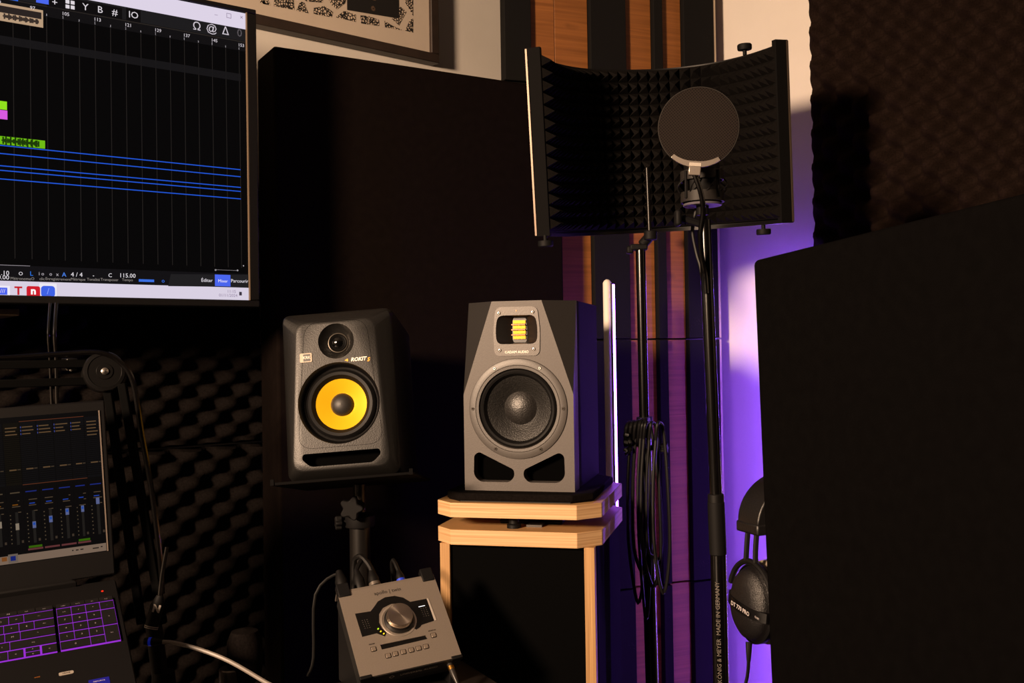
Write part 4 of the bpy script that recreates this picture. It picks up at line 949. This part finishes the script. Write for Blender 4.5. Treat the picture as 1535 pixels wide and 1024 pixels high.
cc = G().tube([P(941+4*sin(a*.9), 650+3*cos(a*.7)+a*1.2, S2-.04+.012*sin(a*1.3)) for a in range(0, 26)], .004, 8, 2)
for k in range(5): cc.tube([P(938+k*6, 668, S2-.03), P(939+k*6.5, 642-k*1.5, S2-.05), P(946+k*6.5, 634-k*1.2, S2-.03), P(952+k*6, 650, S2-.015)], .0042, 8, 5)
tag(cc.obj('cable_knot', M_cab), 'knotted bunch of black cable where the loops hang on the pole', 'cable')

# ---------------------------------------------------------------- tall mic stand with microphone and pop filter
SD = 1.60
FM = Frame((P(1080, 1024, SD).x+.004, P(1080, 1024, SD).y, 0), Matrix.Identity(3)); om = FM.o
t = thing('mic_stand', 'tall black microphone stand with white lettering on its lower tube', 'stand', FM)
top_, mid, low = P(1056, 322, SD), P(1073.5, 745, SD), P(1081, 1030, SD)
G().cyl(P(1056, 330, SD)-om, P(1074, 760, SD)-om, .0098, None, 28).obj('upper_tube', M_pole, t)
G().cyl(P(1073.2, 752, SD)-om, P(1076.5, 832, SD)-om, .0135, None, 28).obj('grip', M_matteblack, t, .002)
G().cyl(P(1072.8, 740, SD)-om, P(1073.5, 756, SD)-om, .0128, None, 28).obj('collar', M_rubber, t, .002)
d = (low-P(1076.5, 830, SD)).normalized(); endz = P(1076.5, 830, SD)+d*((.04-P(1076.5, 830, SD).z)/d.z)
G().cyl(P(1076.5, 828, SD)-om, endz-om, .0125, None, 28).obj('lower_tube', M_pole, t)
G().lathe([(.13, 0), (.13, .012), (.12, .02), (.02, .035), (.016, .06)], 40, Matrix.Translation((endz-om).xy.to_3d()), True, True).obj('round_base', M_matteblack, t)
# lettering runs up the tube, wrapped flat on its front
u_ = (P(1076.5, 870, SD)-P(1081, 1030, SD)).normalized(); cpt = P(1077.5, 940, SD)
nv = (Vector((-.25, 0, EYE))-cpt); nv = (nv-u_*nv.dot(u_)).normalized(); sv = nv.cross(u_)
Mt = Matrix((( u_.x, -sv.x*-1, nv.x, 0), (u_.y, -sv.y*-1, nv.y, 0), (u_.z, -sv.z*-1, nv.z, 0), (0, 0, 0, 1)))
yv = nv.cross(u_); Mt = Matrix(((u_.x, yv.x, nv.x, 0), (u_.y, yv.y, nv.y, 0), (u_.z, yv.z, nv.z, 0), (0, 0, 0, 1)))
Mt = Matrix.Translation(P(1079, 945, SD)-om+nv*.0128) @ Mt
G().text('KÖNIG & MEYER  MADE IN GERMANY', .0095, Mt, 'CENTER').obj('lettering', mat('print_grey', '6a635c', .5), t, 0, 0)
for (px, py) in ((1016, 327),):
    c = P(px, py, SD-.005)-om
    G().tube([P(1050, 336, SD)-om, P(1035, 331, SD)-om, P(1022, 328, SD)-om], .006, 8, 3).obj('side_clamp', M_matteblack, t)
    G().cbox(c, (.010, .022, .026)).obj('clamp_knob', M_matteblack, t, .004)
# microphone in shock mount
mc = P(1053, 300, SD); FMi = Frame((mc.x, mc.y, mc.z), Matrix.Identity(3))
t = thing('condenser_mic', 'black studio microphone held in a double-ring shock mount', 'microphone', FMi)
G().lathe([(.0001, -.008), (.026, -.008), (.028, -.005), (.028, .055), (.026, .060)], 40).obj('mic_body', mat('mic_body_black', '090808', .6, spec=.2), t)
G().lathe([(.026, .060), (.0275, .064), (.0275, .105), (.024, .122), (.012, .130), (.0001, .131)], 40).obj('mic_grille', speckled('grille_mesh', '1c1a19', '3a3633', 700, .3), t)
for z, r_, h_ in ((.004, .0345, .016), (.038, .0345, .015)):
    G().lathe([(r_-.003, z-h_/2), (r_, z-h_/2), (r_, z+h_/2), (r_-.003, z+h_/2), (r_-.003, z-h_/2)], 48).obj('mount_ring', mat('ring_black', '221f1d', .55, spec=.3), t)
G().lathe([(.0001, -.0095), (.030, -.0095), (.031, -.008), (.030, -.006)], 40).obj('mic_bottom', mat('bottom_grey', '8a8490', .35, .6), t)
for k in range(8):
    a = 2*pi*k/8; b_ = a+.5
    G().tube([(.0335*cos(a), .0335*sin(a), .010), (.042*cos(a+.25), .042*sin(a+.25), .021), (.0335*cos(b_), .0335*sin(b_), .033)], .0012, 6).obj('elastic_band', M_rubber, t)
for k in range(4):
    a = 2*pi*k/4+.6; G().cbox((.036*cos(a), .036*sin(a), .022), (.003, .004, .044), Matrix.Rotation(a, 3, 'Z')).obj('mount_post', M_matteblack, t, .001)
G().tube([(0, 0, -.009), (.0, .0, -.024)], .010, 12, 1).obj('mount_base', M_matteblack, t)
# pop filter
pc_ = P(1047, 191, SD-.075); rad = 59/1500*(SD-.075)
FPf = Frame(pc_, rotz(radians(-8)) @ Matrix.Rotation(radians(4), 3, 'X') @ Matrix.Rotation(radians(6), 3, 'Y'))
t = thing('pop_filter', 'round metal-mesh pop filter with a silver crescent on a gooseneck', 'pop filter', FPf)
def mesh_mat():
    m = mat('perforated_mesh', '16130f', .7, 0, spec=.08); nt = m.node_tree; b = nt.nodes['Principled BSDF']; L_ = nt.links
    tc = nt.nodes.new('ShaderNodeTexCoord'); v = nt.nodes.new('ShaderNodeTexVoronoi'); v.inputs['Scale'].default_value = 300; v.inputs['Randomness'].default_value = 0
    mp = nt.nodes.new('ShaderNodeMapping'); mp.inputs['Rotation'].default_value = (0, radians(45), 0)
    r = nt.nodes.new('ShaderNodeValToRGB'); r.color_ramp.elements[0].position = .3; r.color_ramp.elements[1].position = .42
    r.color_ramp.elements[0].color = (*srgb('070606'), 1); r.color_ramp.elements[1].color = (*srgb('231d1a'), 1)
    L_.new(tc.outputs['Object'], mp.inputs[0]); L_.new(mp.outputs[0], v.inputs['Vector']); L_.new(v.outputs['Distance'], r.inputs[0]); L_.new(r.outputs[0], b.inputs['Base Color'])
    return m
G().lathe([(.0001, -.0008), (rad-.001, -.0008), (rad, 0), (rad-.001, .0008), (.0001, .0010)], 64, FRONT).obj('mesh_disc', mesh_mat(), t)
G().loft([[((rad+.0004+.0011*cos(b_))*cos(a), .0011*sin(b_), (rad+.0004+.0011*cos(b_))*sin(a)) for b_ in [2*pi*k/6 for k in range(6)]] for a in [2*pi*i/90 for i in range(91)]], True, False, False).obj('rim', mat('rim_dark', '2c2825', .45, .4), t)
a0, a1 = radians(270-38), radians(270+38); cre = []
for i in range(17): a = a0+(a1-a0)*i/16; cre.append(((rad+.001)*cos(a), (rad+.001)*sin(a)))
for i in range(17):
    a = a1-(a1-a0)*i/16; rr = rad*(1-.15*(1-.35*abs(i-8)/8)); cre.append((rr*cos(a), rr*sin(a)))
M_sil = mat('brushed_silver', 'b0a69c', .35, .85)
G().prism(cre, .0012, .0042, FRONT).obj('silver_crescent', M_sil, t, .0004); G().prism(cre, -.0042, -.0012, FRONT).obj('silver_crescent', M_sil, t, .0004)
G().prism(rrect(.018, .0055, .001), .0042, .0048, front(0, -rad*.945)).obj('badge', mat('badge_bright', 'e6dccf', .3, .5), t)
G().box(-.009, .009, -.006, .006, -rad-.013, -rad+.001).obj('neck_block', M_sil, t, .001)
gp = [FPf.local(P(*p)) for p in ((1050, 258, SD-.075), (1051, 290, SD-.072), (1054, 318, SD-.060), (1050, 350, SD-.045), (1052, 385, SD-.025), (1057, 412, SD-.011), (1059, 440, SD-.010))]
gp[0] = Vector((0, 0, -rad-.010))
G().tube(gp, .0042, 10, 5).obj('gooseneck', M_pole, t)
# mic lead
tag(G().tube([P(1044, 312, SD+.03), P(1038, 345, SD+.035), P(1044, 380, SD+.035), P(1052, 412, SD+.03), P(1060, 500, SD+.03), P(1068, 640, SD+.03), P(1078, 900, SD+.035), P(1084, 1060, SD+.035)], .003, 8).obj('mic_cable', M_cab), 'black microphone cable running down behind the tall stand', 'cable')

# ---------------------------------------------------------------- LED light bars
def light_bar(label, top, bot, faceang, power, strip_w=.006, hue=(.23, .07, 1)):
    """white half-round casing with a glowing violet strip along one side"""
    d = (top-bot); L_ = d.length; R = rotz(faceang)
    t = thing('led_light_bar', label, 'lamp', Frame(bot, R), 'violet light bars')
    n = 20; prof = [(.0095*cos(pi*i/n), -.0095*sin(pi*i/n)) for i in range(n+1)]+[(-.0095, .004), (.0095, .004)]
    lo_ = [[(x*(1-.0), y, z) for x, y in prof] for z in (0, L_-.006)]+[[(x*.7, y*.7, L_-.001) for x, y in prof], [(x*.3, y*.3, L_+.0015) for x, y in prof]]
    G().loft(lo_).obj('casing', mat('opal_white', 'e4dcd2', .5), t)
    G().box(.0090, .0110, -.007, .003, .004, L_-.008).obj('channel', M_matteblack, t)
    m = mat('violet_led_%g' % power, '7846ff', .4, emit=power)
    m.node_tree.nodes['Principled BSDF'].inputs['Emission Color'].default_value = (*hue, 1)
    G().box(.0111, .0111+strip_w, -.0070, -.0010, .02, L_-.010).obj('glowing_strip', m, t)
    G().lathe([(.05, -.006), (.05, .002), (.046, .006), (.012, .008), (.010, .012)], 24, None, True, True).obj('base', M_matteblack, t)
    return t
tb = P(910, 420, 2.22); bb_ = P(917, 708, 2.22)
light_bar('slim white light bar with glowing violet strip behind the grey-fronted speaker', tb, Vector((tb.x, tb.y, .006)), radians(-4), 30, .005, (.34, .09, 1))
# second bar on the white wall, behind the right-hand fabric panel
w_ = FR.hit(1150, 600); zt2 = FR.hit(1150, 415).z; zb2 = FR.hit(1150, 900).z
w_ = FR.hit(1228, 600); pw = FR.world((w_.x, -.10, 0))
light_bar('violet light bar hidden behind the right-hand fabric panel near the white wall', Vector((pw.x, pw.y, zt2)), Vector((pw.x, pw.y, .006)), radians(150), 95, .010)

# ---------------------------------------------------------------- headphones on a hook
HD = 1.42; s = 1.0
cc_ = P(1130, 905, HD)
ax = rotz(radians(21)); 
FH = Frame(cc_, ax)       # x from the near cup towards the far cup
t = thing('headphones', 'black closed headphones with grey velour pads hanging beside the fabric panel', 'headphones', FH)
M_shell = mat('pebbled_black_shell', '121011', .38, bump=(700, .5), spec=.6); M_pad = mat('grey_velour', '8a7c6c', .95, bump=(800, .4), sheen=.3)
M_lea = mat('black_leather', '0d0b0c', .42, bump=(300, .2), spec=.6)
gapx = .150
tilt = Matrix.Rotation(radians(9), 4, 'X')
for k, (x, sg) in enumerate(((0, -1), (gapx, 1))):
    Mx = Matrix.Translation((x, 0, 0)) @ tilt @ Matrix.Rotation(sg*pi/2, 4, 'Y') @ Matrix.Diagonal((1.12, .93, 1, 1))
    cup = G().lathe([(.046, -.012), (.0485, -.008), (.0485, .002), (.046, .005), (.0455, .008), (.043, .0125), (.036, .0178), (.024, .0213), (.010, .0226), (.0001, .023)], 48, Mx, True).obj('ear_cup', M_shell, t)
    G().lathe([(.030, -.014), (.047, -.013), (.0535, -.019), (.0540, -.027), (.0500, -.034), (.040, -.0355), (.030, -.031), (.027, -.022), (.030, -.014)], 48, Mx).obj('ear_pad', M_pad, t)
    G().lathe([(.0490, -.011), (.0512, -.006), (.0512, .002), (.0490, .004)], 48, Mx).obj('cup_ring', M_matteblack, cup)
    # name band across the cup
    Mb = Matrix.Translation((x, 0, 0)) @ tilt
    lo_ = []
    for i in range(13):
        y = -.046+.092*i/12; xx = .0465-.0155*(1-(1-min(1, (abs(y)/.046))**2.0)) ; xx = .0215*(max(0, 1-(y/.049)**2))**.5+.0035
        lo_.append([(sg*xx, y, -.010), (sg*(xx-.004), y, -.011), (sg*(xx-.004), y, .005), (sg*xx, y, .004)])
    G().loft(lo_, M=Mb).obj('name_band', mat('band_black', '080708', .3, spec=.6), cup)
    if k == 0:
        g = G(); Mtx = Mb @ Matrix(((0, 0, -1, -.0256), (-1, 0, 0, 0), (0, 1, 0, -.003), (0, 0, 0, 1)))
        g.text('DT 770 PRO', .0085, Mtx @ Matrix.Translation((.004, 0, 0)), 'CENTER', 0, .0001); g.text('250 OHM', .0042, Mtx @ Matrix.Translation((.033, -.001, -.0055)), 'CENTER')
        g.obj('lettering', mat('name_print', 'c9c2c2', .5), cup, 0, 0)
    # fork
    fk = []
    for i in range(15):
        a = radians(20+140*i/14); fk.append((x+sg*.004, .054*cos(a), .060*sin(a)))
    G().tube(fk, .0042, 8, 2).obj('fork', M_blackmetal, t)
    for yy in (-.012, .012): G().tube([(x+sg*.004, yy, .056), (x+sg*.003, yy*.9, .075), (x+sg*.0, yy*.9, .105)], .0038, 8, 3).obj('slider_rod', M_blackmetal, t)
    G().box(x-.010, x+.010, -.027, .027, .100, .116).obj('slider_block', M_lea, t, .003)
bl = []
for i in range(25):
    a = pi-pi*i/24; ccx = gapx/2+(gapx/2)*cos(a)*1.0; zz = .112+.062*sin(a)
    nx, nz = cos(a), sin(a); hw = .025+.004*sin(a)
    bl.append([(ccx+nx*.008, -hw, zz+nz*.008), (ccx+nx*.009, 0, zz+nz*.010), (ccx+nx*.008, hw, zz+nz*.008), (ccx-nx*.007, hw*.95, zz-nz*.007), (ccx-nx*.009, 0, zz-nz*.010), (ccx-nx*.007, -hw*.95, zz-nz*.007)])
G().loft(bl).obj('headband', M_lea, t, .002)
pz = FH.local(P(1134, 958, HD-.02))
G().tube([(-.012, -.004, -.052), (-.014, -.006, -.066), (-.0145, -.006, -.078)], lambda u: .0048-.002*u, 10, 3).obj('strain_relief', M_rubber, t)
G().tube([(-.0145, -.006, -.074), (-.016, -.004, -.10), (-.023, .002, -.14), (-.028, .004, -.20), (-.02, .01, -.32)], .0024, 8, 4).obj('cord', M_cab, t)
# white hook on the back of the fabric panel
hw = FH.world((gapx/2, 0, .158))
yl = FG.local(hw)
FHk = Frame(FG.world((.05, .0722, yl.z)), FG.R); hl = FHk.local(hw)
t = thing('headphone_hook', 'small white hook holding the headphones behind the fabric panel', 'hook', FHk)
M_hook = mat('white_plastic_hook', 'd8d2d0', .4)
G().box(-.02, .02, 0, .006, -.03, .03).obj('back_plate', M_hook, t, .002)
G().tube([(0, .004, .0), (hl.x*.3, .05, -.008), (hl.x*.7, hl.y*.8, -.008), (hl.x, hl.y, -.004), (hl.x-.015, hl.y+.01, .0)], .006, 10).obj('arm', M_hook, t)
c = FHk.local(P(1149, 838, HD+.07))

# ---------------------------------------------------------------- turn the whole place so that its walls run along x and y
TURN = Matrix.Rotation(-ANG_L, 4, 'Z')
bpy.context.view_layer.update()
for o in list(COL.objects):
    if o.parent is None: o.matrix_world = TURN @ o.matrix_world
